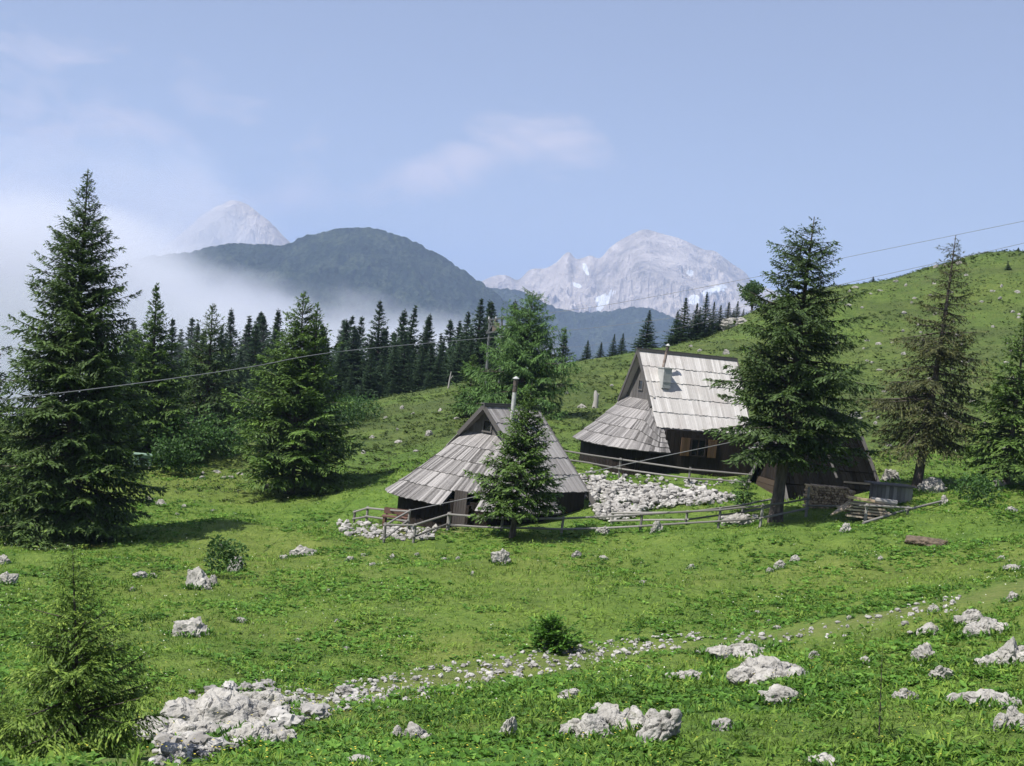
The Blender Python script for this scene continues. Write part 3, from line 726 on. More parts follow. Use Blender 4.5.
# ------------------------------------------------------------------ rocks
import bmesh
def ico(sub):
    bm = bmesh.new(); bmesh.ops.create_icosphere(bm, subdivisions=sub, radius=1)
    V = np.array([v.co[:] for v in bm.verts]); Fc = np.array([[v.index for v in f.verts] for f in bm.faces]); bm.free(); return V, Fc
ICO = {k: ico(k) for k in (1, 2, 3, 4, 5)}
def rock_v(seed, sub, cuts=9, rough=.22, ledge=0.):
    """weathered limestone: chiselled faces, cracks and small pits"""
    rg = np.random.default_rng(seed); V, Fc = ICO[sub]; V = V.copy()
    o = rg.uniform(0, 50, 3)
    V *= (1 + .34 * fbm(*(V * 1.1 + o).T, 2))[:, None]
    for _ in range(cuts):
        nrm = rg.normal(size=3); nrm /= np.linalg.norm(nrm); h = rg.uniform(.55, .95)
        d = V @ nrm - h; V -= np.clip(d, 0, None)[:, None] * nrm * rg.uniform(.45, .85)
    nr = V / np.linalg.norm(V, axis=1)[:, None]
    if sub >= 3:
        st = np.array([1.3, 1.3, 2.2])
        g1 = np.abs(fbm(*(V * st * 1.2 + o).T, 2)); g2 = np.abs(fbm(*(V * st * 2.9 + o + 9).T, 2))
        V -= nr * (rough * (.62 * np.exp(-(g1 / .07) ** 2) + .3 * np.exp(-(g2 / .09) ** 2)))[:, None]
        V += nr * (rough * .5 * fbm(*(V * 4.5 + o).T, 4, .6))[:, None]
        # whole blocks shifted in or out along the cracks
        V += nr * (rough * .16 * np.sign(fbm(*(V * st * 1.2 + o).T, 2)) * np.clip(g1 / .05, 0, 1))[:, None]
    else:
        V += nr * (rough * .8 * fbm(*(V * 1.5 + o).T, 2))[:, None]
    return V, Fc
V, Fc = ICO[4]; mb = MB(); mb.add(V * np.array([80, 44, 15]), Fc); o = obj('mist', mb.mesh('mist', WOODMIST), None, (-42, 136, -14.5)); o['kind'] = 'stuff'
_rc = {}
def small_rock_mesh(k):
    if k not in _rc:
        V, Fc = rock_v(300 + k, 4, 11, .26); mb = MB(); mb.add(V, Fc); _rc[k] = mb.mesh('rock', M['rock'])
    return _rc[k]
ROCKS = []
def place_rock(px, py, w, h, label, group=None, big=False, tilt=0., deep=None):
    p = hit(px, py); d = p[1]; W = w * d / F; Hh = h * d / F
    sy = W * .75 if deep is None else deep
    if big:
        rg = np.random.default_rng(int(px * 7 + py)); mb = MB()
        dims = np.array([W / 2, sy / 2, Hh * .72]); q = rg.uniform(0, 90, 3)
        lumps = [(np.zeros(3), dims * np.array([.72, .8, .9]), 5)]
        for k in range(11 if W > .6 else 5):      # blocks that broke away from the main body, half sunk beside it
            a = rg.uniform(0, 6.28); c = np.array([math.cos(a) * rg.uniform(.5, 1.1), math.sin(a) * rg.uniform(.4, 1.1), rg.uniform(-.12, .12)]) * dims
            lumps.append((c, dims * rg.uniform(.16, .46) * np.array([1, 1.1, rg.uniform(1., 1.6)]), 4))
        for k, (c, dm_, sb) in enumerate(lumps):
            V, Fc = rock_v(int(px * 7 + py) + 31 * k, sb, 12, .02); nr = V / np.linalg.norm(V, axis=1)[:, None]
            V = V * dm_; nr = nr / dm_; nr /= np.linalg.norm(nr, axis=1)[:, None]; S_ = float(min(dm_.max(), .6))
            p1 = V / S_ + q
            bed = np.floor((V[:, 2] + .35 * V[:, 0]) / (.16 * S_) + 1.2 * fbm(*(p1 * .8).T, 2)) 
            V = V + nr * S_ * (.13 * fbm(*(p1 * 1.3).T, 3) + .05 * fbm(*(p1 * 4.5).T, 4, .6) - .1 * np.exp(-(np.abs(fbm(*(p1 * 1.5 + 7).T, 2)) / .06) ** 2) + .05 * np.sin(bed * 12.9))[:, None]
            mb.add(V + c, Fc)
        me = mb.mesh('limestone_outcrop', M['rock'])
        o = obj('limestone_outcrop', me)
    else:
        o = obj('rock', small_rock_mesh(int(px + py) % 7)); o.scale = (W / 2 * 1.1, sy / 2, Hh * .85)
    o.location = p + np.array([0, sy * .2, Hh * .04]); o.rotation_euler = (rng.uniform(-.1, .1), rad(tilt) + rad(6), rng.uniform(-.3, .3) if big else rng.uniform(0, 6.28))
    if not big and abs(math.sin(o.rotation_euler[2])) > .7: o.scale = (sy / 2, W / 2 * 1.1, Hh * .85)
    ROCKS.append((o.location[0], o.location[1], W, sy)); return tag(o, label, 'rock', group)
OUT = [  # foreground outcrops: px, py(base), w, h, label, tilt
 (215,726,130,40,'large broken limestone outcrop behind the young larch in the lower left',-4),
 (185,742,95,26,'low pale rock slab with an overhang at the foot of the large lower left outcrop',-6),
 (255,742,60,22,'angular pale slab below the right half of the large lower left outcrop',-10),
 (262,708,70,22,'upright blocky part of the outcrop, right end of the large lower left rocks',0),
 (655,745,40,66,'upright white rock fin in the middle foreground',25),(632,730,66,34,'pale rock shoulder left of the upright white rock fin',-8),(592,738,52,24,'low jagged rock at the left end of the white rock fin',-5),
 (740,656,66,16,'long low white rock ledge beside the trail, uppermost of the foreground ledges',-8),(766,680,86,26,'broad white rock slab in the right foreground, largest of the flat slabs',-8),(795,676,44,14,'flat rock joined to the right end of the broad white slab',5),
 (784,700,62,16,'pale ridge-shaped rock below the broad white slab',-10),(690,680,44,14,'tapering grey rock pointing left toward the fin',-12),
 (1010,664,50,34,'big sloping white boulder at the right edge of the foreground',-30),(990,706,76,20,'long low rock at the lower right edge',-10),(1016,730,34,24,'grey boulder at the right edge nearest the bottom corner',0),
 (972,624,34,22,'knobbly white rock upper right of the thin sapling',0),(988,634,42,24,'rough white rock right of the knobbly white rock',-18),(930,636,36,16,'low pale rock right of the thin sapling',-8),
 (414,742,34,22,'whitish jagged boulder below the trail left of the foreground centre',-15)]
for (px, py, w, h, lab, tl) in OUT: place_rock(px, py, w, h, lab, None, True, tl)
MED = [(925,660,26,20,'leaning pale rock on the slope below the thin sapling top',-35),(942,680,24,18,'small tilted rock left of the big sloping white boulder',-30),(906,702,26,16,'grey rock slanting up to the right beside the thin sapling',-25),
 (826,766,34,12,'flat rock tip showing at the bottom edge of the foreground',-15),(725,730,30,12,'flat pale stone right of the upright white fin',0),(573,700,24,12,'smooth grey rock below the trail in mid foreground',0),
 (507,738,18,26,'narrow standing rock left of the low jagged rock',10),(600,712,20,10,'small pale rock above the low jagged rock',0),(815,658,16,9,'small pale rock right of the long low ledge',0),(866,664,14,8,'small pale rock left of the thin sapling',0),
 (1012,600,16,10,'white stone on the worn strip at the right edge',0),(934,612,12,8,'small white stone on the worn strip above the knobbly rock',0),(356,766,30,12,'low grey rock at the bottom edge left of centre',0),
 (188,636,38,20,'pale jagged boulder alone in the left meadow above the large outcrop',-15),(240,622,14,6,'small flat stone up right of the pale jagged boulder',0),
 (196,588,26,22,'split pale boulder left of the little dense bush in the left meadow',-20),(235,572,16,20,'grey rock poking out right of the little dense bush',5),(212,586,12,12,'grey stone at the foot of the little dense bush',0),
 (140,578,18,7,'flat whitish stone left of the split boulder',0),(303,556,26,11,'low wide pale rock in the meadow left of the fence corner',-4),(269,490,17,9,'white stone under the left side of the twin-topped spruce',0),
 (4,564,14,12,'upper of two pale rocks at the left edge',0),(6,584,18,14,'lower of two pale rocks at the left edge',0),(160,505,12,6,'white stone in the meadow right of the tallest spruce',0),(152,577,10,5,'small stone right beside the flat whitish stone',0),
 (502,564,20,18,'pale rock in the grass in front of the small spruce',10),(577,558,12,9,'small pale stone in the grass before the lower hut',0),(603,560,10,6,'small flat stone in the grass right of the lower hut door side',0),
 (603,534,16,10,'white rock at the fence by the right corner of the lower hut',0),(658,532,14,13,'pale pointed rock at the fence foot below the stone bank',10),(738,526,36,13,'cluster-topped white rock at the fence left of the tall dark spruce',0),
 (847,532,12,10,'white stone in the grass below the plank pile',0),(780,568,12,8,'largest of the white stones in the meadow below the tall dark spruce',-10),(770,572,8,5,'left small stone of the white stones in the meadow',0),(795,562,11,8,'upper right stone of the white stones in the meadow',-20),
 (890,482,22,14,'pale boulder left of the browning spruce foot',0),(900,492,14,9,'lower pale stone at the browning spruce foot',0),(935,492,30,16,'broad grey rock right of the browning spruce foot',-15),(1000,488,22,9,'grey rock under the cut-off green spruce',0),
 (945,504,9,10,'white upright stone right of the fallen pole',0),(1012,512,14,6,'flat pale stone in the slope at the right edge',-10),(1013,570,20,7,'flat white stone on the meadow at the right edge',-8),
 (737,325,30,9,'long pale ledge on the skyline right of the spruce clump',-25),(727,329,12,6,'pale block at the lower end of the skyline ledge',0),(727,354,7,6,'white stone beside the right end of the upper hut ridge',0),
 (429,436,11,6,'white stone on the green slope left of the lower hut gable',-20),(402,409,5,4,'tiny white stone high on the green slope above the lower hut',0),(398,443,9,4,'flat pale stone left of the lower hut roof',0),
 (582,408,9,5,'pale stone at the foot of the bleached stump',0),(855,417,11,6,'white rock on the hillside right of the tall dark spruce',0)]
for (px, py, w, h, lab, tl) in MED: place_rock(px, py, w, h, lab, None, False, tl)
HR = [(840,303),(848,292),(858,288),(870,296),(880,292),(897,262+20),(935,268),(945,266),(962,263),(905,330),(915,300),(880,330),(925,340),(905,355),(868,360),(882,372),(892,392),(958,338),(968,362),(975,402),(955,452),(985,424),(1000,415),(985,300),(1000,300),(990,292),(870,340),(890,345),(700,352),(690,345),(560,385),(545,400),(570,395),(610,385),(385,420),(410,415),(440,410),(455,420),(370,440),(395,430),(415,450),(360,455),(930,380),(945,420),(1015,380),(1010,350)]
for _ in range(75):
    u_ = rng.random(); HR.append((rng.uniform(780, 1020), 0)); q_ = HR[-1][0]; HR[-1] = (q_, rng.uniform(306 - (q_ - 800) * .2, 460))
for k, (px, py) in enumerate(HR):
    place_rock(px + rng.uniform(-3, 3), py + rng.uniform(-2, 2), rng.uniform(2.5, 7.5), rng.uniform(1.8, 3.4), 'small white limestone rock dotting the upper green hillside', 'small rocks on the upper hillside')
MR = [(185,507),(215,512),(175,515),(150,500),(200,476),(215,474),(230,477),(240,474),(225,480),(205,480),(350,560),(365,557),(372,567),(390,560),(415,557),(118,560),(130,590),(220,545),(285,560),(330,590),(640,585),(690,570),(630,650),(640,640),(650,670),(770,622),(775,628),(760,615),(700,655),(850,618),(1000,560),(880,560),(455,560),(470,575),(300,640),(350,650),(395,680),(445,560),(340,620)]
for k, (px, py) in enumerate(MR):
    place_rock(px + rng.uniform(-3, 3), py + rng.uniform(-2, 2), rng.uniform(5, 10), rng.uniform(3, 5), 'small pale stone lying loose in the meadow grass', 'loose stones in the meadow')

def scatter_stones(name, pts, smin, smax, sub=1, seed=5, lift=0., sunk=.3):
    rg = np.random.default_rng(seed); mb = MB()
    var = [rock_v(500 + i, sub, 6, .35) for i in range(14)]
    for p in pts:
        V, Fc = var[int(rg.integers(0, 14))]; s = smin + (smax - smin) * rg.random() ** 2.2
        a = rg.uniform(0, 6.28); Rm = np.array([[math.cos(a), -math.sin(a), 0], [math.sin(a), math.cos(a), 0], [0, 0, 1]])
        mb.add((V * np.array([1, rg.uniform(.65, 1), rg.uniform(.5, .8)]) * s) @ Rm.T + p + np.array([0, 0, s * (.5 - sunk) + lift * rg.random()]), Fc, rg.random())
    return obj(name, mb.mesh(name, M['stone']))
def poly_px(poly, N, seed):
    rg = np.random.default_rng(seed); poly = np.array(poly, float); out = []
    lo, hi = poly.min(0), poly.max(0)
    while len(out) < N:
        q = rg.uniform(lo, hi); c = False; j = len(poly) - 1
        for i in range(len(poly)):
            if (poly[i,1] > q[1]) != (poly[j,1] > q[1]) and q[0] < (poly[j,0]-poly[i,0])*(q[1]-poly[i,1])/(poly[j,1]-poly[i,1])+poly[i,0]: c = not c
            j = i
        if c: out.append(q)
    return out
bank = [hit(*q) for q in poly_px([(566,478),(600,481),(665,491),(735,496),(738,503),(690,506),(650,510),(640,516),(612,524),(598,520),(582,496)], 1000, 8)]
o = scatter_stones('rubble_bank', bank, .07, .2, 2, 9, .16); tag(o, 'bank of loose white limestone rubble between the two huts', 'rubble', kind='stuff')
sc_pts = [hit(*q) for q in poly_px([(150,740),(190,700),(250,680),(330,695),(400,690),(385,702),(330,716),(280,735),(200,764),(150,766)], 900, 18)]
sc_pts += [hit(*q) for q in poly_px([(330,686),(440,664),(560,646),(700,632),(690,650),(570,670),(470,692),(380,712)], 620, 19)]
sc_pts += [hit(*q) for q in poly_px([(680,640),(800,628),(960,595),(960,612),(840,640),(740,652)], 150, 20)]
sc_pts = [q for q in sc_pts if fbm(q[0] * .9, q[1] * .9, 6.6, 3) > -.6]
o = scatter_stones('scree', sc_pts, .014, .075, 2, 10, .02); tag(o, 'pale scree strewn along the foreground trail', 'scree', kind='stuff')
sc2 = [hit(*q) for q in poly_px([(150,738),(185,695),(250,682),(300,695),(360,696),(330,716),(280,735),(200,764),(150,766)], 95, 28)]
o = scatter_stones('broken_rock', sc2, .05, .2, 3, 12, .05); tag(o, 'broken pale rock debris lying between the large lower left outcrops', 'rubble', kind='stuff')
y_pts = [hit(*q) for q in poly_px([(338,522),(365,524),(400,530),(440,528),(432,540),(395,541),(360,538),(340,536)], 240, 21)]
y_pts += [hit(*q) for q in poly_px([(560,466),(620,474),(700,482),(745,480),(745,486),(690,488),(610,480)], 90, 22)]
y_pts += [hit(*q) for q in poly_px([(720,518),(758,516),(756,524),(722,525)], 50, 26)]
o = scatter_stones('rubble', y_pts, .06, .17, 1, 11, .05); tag(o, 'white rubble spread around the fences and hut yards', 'rubble', kind='stuff')
# earth mound
V, Fc = rock_v(77, 4, 2, .25); p = hit(928, 545); mb = MB(); mb.add(V * np.array([.62, .5, .2]), Fc)
o = obj('earth_mound', mb.mesh('earth_mound', M['earth'], True), None, p + np.array([0, .1, .02])); tag(o, 'low mound of bare brown earth in the meadow right of the plank pile', 'mound')

# ------------------------------------------------------------------ huts
def planks_on(mb, S, s_edges, t_edges, th=.016, lap=.05, lift=.03, skip=None, rg=None, gapf=.06, cb=0.):
    """courses of boards on a lofted surface S(s,t): each course laps over the one below it"""
    rg = rg or np.random.default_rng(1)
    for j in range(len(t_edges) - 1):
        t0, t1 = t_edges[j], t_edges[j+1]; cc = rg.normal(0, .06)
        for i in range(len(s_edges) - 1):
            s0, s1 = s_edges[i], s_edges[i+1]; g = (s1 - s0) * gapf * .5
            if skip and skip((s0 + s1) / 2, (t0 + t1) / 2, j): continue
            s0 += g; s1 -= g
            jt = rg.uniform(-.3, .3) * lap * (t1 - t0) * 2
            ta, tb = max(0, t0 - lap * (t1 - t0)), t1 + jt + .04 * (t1 - t0)
            a, b, c, d = S(s0, ta), S(s1, ta), S(s1, tb), S(s0, tb)
            nn = np.cross(b - a, d - a); nn /= np.linalg.norm(nn) + 1e-9
            if nn[2] < 0: nn = -nn
            l = lift * (1 + rg.uniform(-.3, .4))
            lo = [a + nn * .004, b + nn * .004, c + nn * l, d + nn * l]
            hi = [a + nn * (.004 + th), b + nn * (.004 + th), c + nn * (l + th), d + nn * (l + th)]
            mb.hexa(np.array(lo + hi), np.clip(.5 + cb + cc + rg.normal(0, .3), 0, 1))

def sheet(mb, S, ns, nt, c=.1, off=-.02, skip=None):
    """closed under-boarding just below the shingles"""
    P = np.array([[S(s, t) for s in np.linspace(0, 1, ns)] for t in np.linspace(0, 1, nt)]) + np.array([0, 0, off])
    Q = P - np.array([0, 0, .03]); V = np.concatenate([P.reshape(-1, 3), Q.reshape(-1, 3)]); n0 = ns * nt; Fc = []
    for j in range(nt - 1):
        for i in range(ns - 1):
            if skip and skip((i + .5) / (ns - 1), (j + .5) / (nt - 1), j): continue
            a = j * ns + i; Fc.append([a, a+1, a+1+ns, a+ns]); Fc.append([n0+a, n0+a+ns, n0+a+ns+1, n0+a+1])
    mb.add(V, Fc, c)

def lin(p, q, t): return np.array(p) * (1 - t) + np.array(q) * t

def hut(name_label, R1, th, Lr, W2, drop, gdrop, Au, Vs, sdrop, uext, pw_, notch=None, rear='skirt', base_drop=4., main_mat='shingle_pale', seed=1, courses=(5, 5), wall_in=.86, ridge_dip=0., back_over=.25):
    rg = np.random.default_rng(seed)
    t = thing('wooden_hut', name_label, 'hut', (R1[0], R1[1], R1[2] - base_drop), None, (0, 0, th))
    H = base_drop
    def L(u, v, h): return np.array([u, -v, H - h])      # local: u along the ridge, v to the front, h below the ridge
    k = drop / W2
    rt = 0.
    # --- main slopes
    mr = MB()
    ov = .32
    for sg in (1, -1):
        S = lambda s, tt, sg=sg: lin(L(-ov + s * (Lr + 2 * ov if rear == 'skirt' else Lr + ov + back_over), 0, 0), L(-ov * .55 + s * (Lr + 2 * ov * .55 if rear == 'skirt' else Lr + ov * .55 + back_over), sg * W2, drop), tt)
        n_ = int((Lr + 2 * ov) / .09)
        if sg == 1 or True: planks_on(mr, S, np.linspace(0, 1, n_ + 1) , np.linspace(0, 1.0, courses[0] + 1), rg=rg)
        sheet(mr, S, 3, 3)
    part('roof', mr, M[main_mat], t)
    rb = MB()
    rb.beam(L(-ov - .08, .07, -.05), L(Lr + ov, .07, -.05), .03, .12, .6); rb.beam(L(-ov - .08, -.01, -.08), L(Lr + ov, -.01, -.08), .19, .03, .5)
    part('ridge_board', rb, M['gable'], t)
    # --- skirt around the ends
    ex = 2.5
    def low(s, end):   # s -1..1 along the half ring, then straight extension
        sgn = -1 if end == 0 else 1; x0 = 0 if end == 0 else Lr
        ph = s * math.pi / 2
        cu = abs(math.cos(ph)) ** (2 / ex); sv = abs(math.sin(ph)) ** (2 / ex) * (1 if s > 0 else -1)
        return x0 + sgn * Au * cu, Vs * sv
    def skirtS(end):
        x0 = 0 if end == 0 else Lr; sgn = -1 if end == 0 else 1
        def S(s, tt):
            q = -1 + 2 * s; lu, lv = low(q, end)
            vv = W2 * max(-1, min(1, q * 1.12))
            hh = max(gdrop, abs(vv) * k)
            lu -= sgn * uext * max(0, abs(q) - .55) / .45 if q > 0 else 0
            return lin(L(x0 + sgn * (-.02) - (sgn * uext * .8 * max(0, abs(q) - .75) / .25 if q > 0 else 0), vv * .99, hh + .03), L(lu, lv, sdrop), tt)
        return S
    for end in ((0, 1) if rear == 'skirt' else (0,)):
        sk = MB(); S = skirtS(end)
        # equal board width along the lower edge
        q = np.linspace(0, 1, 400); Pq = np.array([S(a, 1.) for a in q]); cl = np.concatenate([[0], np.cumsum(np.linalg.norm(np.diff(Pq, axis=0), axis=1))])
        nbd = int(cl[-1] / .1); ed = np.interp(np.linspace(0, cl[-1], nbd + 1), cl, q)
        planks_on(sk, S, ed, np.linspace(0, 1, courses[1] + 1), rg=rg, skip=notch if end == 0 else None, gapf=.05)
        sheet(sk, lambda s, tt: S(s, tt * .985), 121, courses[1] + 1, skip=notch if end == 0 else None)
        part('skirt_roof', sk, M['shingle_grey'], t)
    # --- gables
    for end in ((0, 1) if rear == 'skirt' else (0,)):
        gb = MB(); x = .03 if end == 0 else Lr - .03
        wv = gdrop / k; m = int(2 * wv / .14); e = np.linspace(-wv, wv, m + 1)
        for i in range(m):
            a, b = e[i] + .004, e[i+1] - .004
            ha, hb = abs(a) * k + .02, abs(b) * k + .02
            d = .03; xs = x + rg.uniform(-.006, .006)
            lo = [L(xs - d, a, gdrop + .15), L(xs + d, a, gdrop + .15), L(xs + d, b, gdrop + .15), L(xs - d, b, gdrop + .15)]
            hi = [L(xs - d, a, ha), L(xs + d, a, ha), L(xs + d, b, hb), L(xs - d, b, hb)]
            gb.hexa(np.array(lo + hi), np.clip(.5 + rg.normal(0, .2), 0, 1))
        g = part('gable_wall', gb, M['gable'], t)
        if end == 0:
            fr = MB(); wx = x - .05; wz = gdrop * .72
            fr.box(L(wx, .19, wz), (.05, .05, .42)); fr.box(L(wx, -.19, wz), (.05, .05, .42)); fr.box(L(wx, 0, wz - .2), (.06, .44, .05)); fr.box(L(wx, 0, wz + .2), (.06, .44, .05))
            fo = part('window_frame', fr, M['gable'], g)
            gl = MB(); gl.box(L(wx + .01, 0, wz), (.02, .33, .35)); part('pane', gl, M['glass'], g)
    # --- verge boards
    for end in ((0, 1) if rear == 'skirt' else (0,)):
        for sg in (1, -1):
            vb = MB(); xx = -ov - .02 if end == 0 else Lr + ov + .02; x2 = -ov * .6 - .02 if end == 0 else Lr + ov * .6 + .02
            lowv = min(W2, gdrop / k * 1.12)
            vb.beam(L(xx, 0, .02), L(xx + (x2 - xx) * lowv / W2, sg * lowv, lowv * k + .02), .035, .15, .25); part('verge_board', vb, M['gable'], t)
    # --- walls: vertical boards round the plan
    wl = MB(); pts = []
    for a in np.linspace(-1, 1, 60):
        u, v = low(a, 0); pts.append((u * wall_in, v * wall_in))
    if rear == 'skirt':
        for a in np.linspace(1, -1, 60):
            u, v = low(a, 1); pts.append((Lr + (u - Lr) * wall_in, v * wall_in))
    else:
        pts += [(Lr + .15, Vs * wall_in), (Lr + .15, -Vs * wall_in)]
    pts.append(pts[0]); pts = np.array(pts)
    cl = np.concatenate([[0], np.cumsum(np.linalg.norm(np.diff(pts, axis=0), axis=1))]); m = int(cl[-1] / .19)
    q = np.linspace(0, cl[-1], m + 1); U = np.interp(q, cl, pts[:, 0]); Vv = np.interp(q, cl, pts[:, 1])
    ctr = np.array([Lr / 2, 0])
    for i in range(m):
        a = np.array([U[i], Vv[i]]); b = np.array([U[i+1], Vv[i+1]]); tn = (b - a) / (np.linalg.norm(b - a) + 1e-9); a = a + tn * .006; b = b - tn * .006
        nn = np.array([tn[1], -tn[0]])
        if nn @ (a - ctr) < 0: nn = -nn
        o_ = rg.uniform(0, .008)
        a1, b1, a0, b0 = a + nn * (.02 + o_), b + nn * (.02 + o_), a - nn * .04, b - nn * .04
        def top(p):   # wall meets the underside of the roof
            v = abs(p[1])
            if 0 <= p[0] <= Lr: return min(max(v * k + .1, 0), sdrop - .05)
            return sdrop - .42
        tp = sdrop - .14 * (sdrop - gdrop) + .12 if not (0 <= (a[0] + b[0]) / 2 <= Lr) else max(drop + .02, sdrop - .14 * (sdrop - drop) - .1 if b[1] * a[1] > 0 and uext > .3 and a[0] < uext else drop + .03)
        wl.hexa(np.array([L(*a0, H + 1.0), L(*b0, H + 1.0), L(*b1, H + 1.0), L(*a1, H + 1.0), L(*a0, tp), L(*b0, tp), L(*b1, tp), L(*a1, tp)]), np.clip(.5 + rg.normal(0, .22), 0, 1))
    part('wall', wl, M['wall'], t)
    return t, L, low

# lower hut (left)
R1 = at(490, 406, 49.2)
thL = rad(50)
notch = lambda s, tt, j: j == 4 and .565 < s < .70
tL, L, lowL = hut('lower hut with a wide grey shingle skirt roof, pale stovepipe and small gable window', R1, thL, 2.35, 2.68, 2.66, .98, 3.0, 3.15, 3.3, .62, None, notch, rear='gable', base_drop=4.75, seed=5, main_mat='shingle_mid')
HL = 4.75
# rear gable wall, long slanting rafter boards at the right end and porch post
mb = MB(); k = 2.66 / 2.68
for i in range(28):
    v0, v1 = -2.4 + i * 4.8 / 28, -2.4 + (i + 1) * 4.8 / 28
    mb.hexa(np.array([L(2.3, v0, HL), L(2.36, v0, HL), L(2.36, v1, HL), L(2.3, v1, HL), L(2.3, v0, abs(v0) * k + .06), L(2.36, v0, abs(v0) * k + .06), L(2.36, v1, abs(v1) * k + .06), L(2.3, v1, abs(v1) * k + .06)]), rng.random())
part('rear_wall', mb, M['wall'], tL)
for sg in (1, -1):
    mb = MB(); mb.beam(L(2.64, 0, .06), L(2.64, sg * 3.6, 3.65), .05, .16, .45, ); part('verge_board', mb, M['gable'], tL)
mb = MB(); mb.beam(L(.62, 2.62, 2.74), L(2.6, 2.62, 2.74), .1, .1, .3); part('eave_beam', mb, M['gable'], tL)
# door set in the notch of the skirt
def surf_pt(low, s, f=.86): u, v = low(-1 + 2 * s, 0); return np.array([u * f, v * f])
a = surf_pt(lowL, .60, .885); b = surf_pt(lowL, .655, .885); d = MB()
for i in range(5):
    p = a + (b - a) * (i + .04) / 5; q = a + (b - a) * (i + .96) / 5; nn = np.array([-(b - a)[1], (b - a)[0]]); nn /= np.linalg.norm(nn)
    if nn @ a < 0: nn = -nn
    d.hexa(np.array([L(*p, HL - .1), L(*q, HL - .1), L(*(q + nn * .05), HL - .1), L(*(p + nn * .05), HL - .1), L(*p, 2.75), L(*q, 2.75), L(*(q + nn * .05), 2.75), L(*(p + nn * .05), 2.75)]), rng.random())
part('door', d, M['greydoor'], tL)
a = surf_pt(lowL, .665, .9); mb = MB(); mb.beam(L(*a, HL), L(*a, 3.2), .12, .12, .5); part('door_post', mb, M['wall'], tL)
def pipe(parent, foot, ln, r, mat, tiltx=0., capw=1.6, dark=.25):
    f = np.array(foot); tp = f + np.array([tiltx, 0, ln])
    mb = MB(); mb.tube([f, lin(f, tp, 1 - dark)], r, 12); c = part('stovepipe', mb, mat, parent, True)
    mb = MB(); mb.tube([lin(f, tp, 1 - dark), tp], r * 1.12, 12); part('pipe_collar', mb, M['soot'], c, True)
    mb = MB(); mb.tube([tp + [0, 0, .03], tp + [0, 0, .05], tp + [0, 0, .12]], [r * capw, r * capw, r * .3], 12); part('rain_cap', mb, M['metal'], c)
    return c
pipe(tL, L(.72, .45, .75), 1.75, .075, M['metal'])
# upper hut (right)
R1r = at(645, 351, 58.)
thR = rad(21)
tR, L, lowR = hut('upper hut with a tall pale shingle roof, metal chimney box and dark board walls', R1r, thR, 4.0, 2.1, 2.95, 1.95, 2.3, 2.9, 3.9, .15, None, None, rear='skirt', base_drop=5.2, seed=6)
HR_ = 5.2
kR = 2.95 / 2.1
u0, v0 = .55, .78; hb = v0 * kR
mb = MB(); mb.box(L(u0, v0 + .12, hb - .08), (.36, .56, .8)); bx = part('chimney_box', mb, M['sheet'], tR)
mb = MB(); mb.box(L(u0, v0 + .12, hb - .5), (.42, .62, .04)); mb.box(L(u0, v0 + .405, hb + .06), (.37, .02, .04)); part('box_lid', mb, M['sheet'], bx)
pipe(tR, L(u0 - .02, v0 - .05, hb - .42), .95, .06, M['rust'], .12)
mb = MB(); mb.box(L(-.02, .9, .9 * kR - .02), (.05, .05, .05)); 
S = lambda s, tt: lin(L(-.16 + s * .1, .55, .55 * kR - .06), L(-.1 + s * .1, 1.3, 1.3 * kR - .06), tt)
mb = MB(); planks_on(mb, S, np.linspace(0, 1, 2), np.linspace(0, 1, 2)); part('roof_batten', mb, M['shingle_pale'], tR)
# front window with ochre shutters
wv = 2.9 * .86 + .04
mb = MB(); mb.box(L(1.55, wv, 3.62), (.62, .04, .62)); wn = part('window', mb, M['glass'], tR)
mb = MB()
for sx in (-.33, .33): mb.box(L(1.55 + sx, wv + .025, 3.62), (.07, .06, .7))
for sz in (-.34, .34): mb.box(L(1.55, wv + .02, 3.62 + sz), (.6, .05, .07))
mb.box(L(1.55, wv + .02, 3.62), (.04, .05, .6)); part('frame', mb, M['wall'], wn)
for sx in (-.6, .62):
    mb = MB()
    for i in range(3): mb.box(L(1.55 + sx - .12 + i * .13, wv + .03, 3.62), (.12, .04, .72), None, rng.random())
    part('shutter', mb, M['shutter'], tR)
mb = MB(); mb.beam(L(.2, 2.12, 3.06), L(4.3, 2.12, 3.06), .1, .1, .2); part('eave_beam', mb, M['gable'], tR)

# third hut: dark woodshed behind the tall spruce
g3 = hit(800, 510); A3 = at(786, 432, 52.2)
th3 = rad(14)
t3 = thing('woodshed', 'dark steep-roofed woodshed with a log front wall behind the tall dark spruce', 'shed', (A3[0], A3[1], A3[2] - 3.5), None, (0, 0, th3))
H3 = 3.5
def L3(u, v, h): return np.array([u, -v, H3 - h])
mb = MB(); kk = 2.25 / 1.75
for sg in (1, -1):
    S = lambda s, tt, sg=sg: lin(L3(-.5 + s * 3.55, 0, -.0), L3(-.5 + s * 3.9, sg * 1.85, 1.85 * kk), tt)
    planks_on(mb, S, np.linspace(0, 1, 20), np.linspace(0, 1, 5), lift=.03); sheet(mb, S, 3, 3)
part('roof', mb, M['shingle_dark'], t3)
for xx, x2 in ((3.1, 3.45), (-.54, -.54)):
    for sg in (1, -1):
        mb = MB(); mb.beam(L3(xx, 0, -.06), L3(x2, sg * 1.9, 1.9 * kk - .06), .06, .16, .3 if xx > 0 else .9); part('verge_board', mb, M['gable'], t3)
mb = MB(); mb.beam(L3(1.5, .5, .5 * kk - .1), L3(1.65, 1.2, 1.2 * kk - .1), .06, .05, .6); part('roof_batten', mb, M['gable'], t3)
mb = MB(); mb.beam(L3(1.9, 1.3, 1.3 * kk - .11), L3(3.2, 1.3, 1.3 * kk - .11), .05, .06, .4); part('roof_batten', mb, M['gable'], t3)
mb = MB()
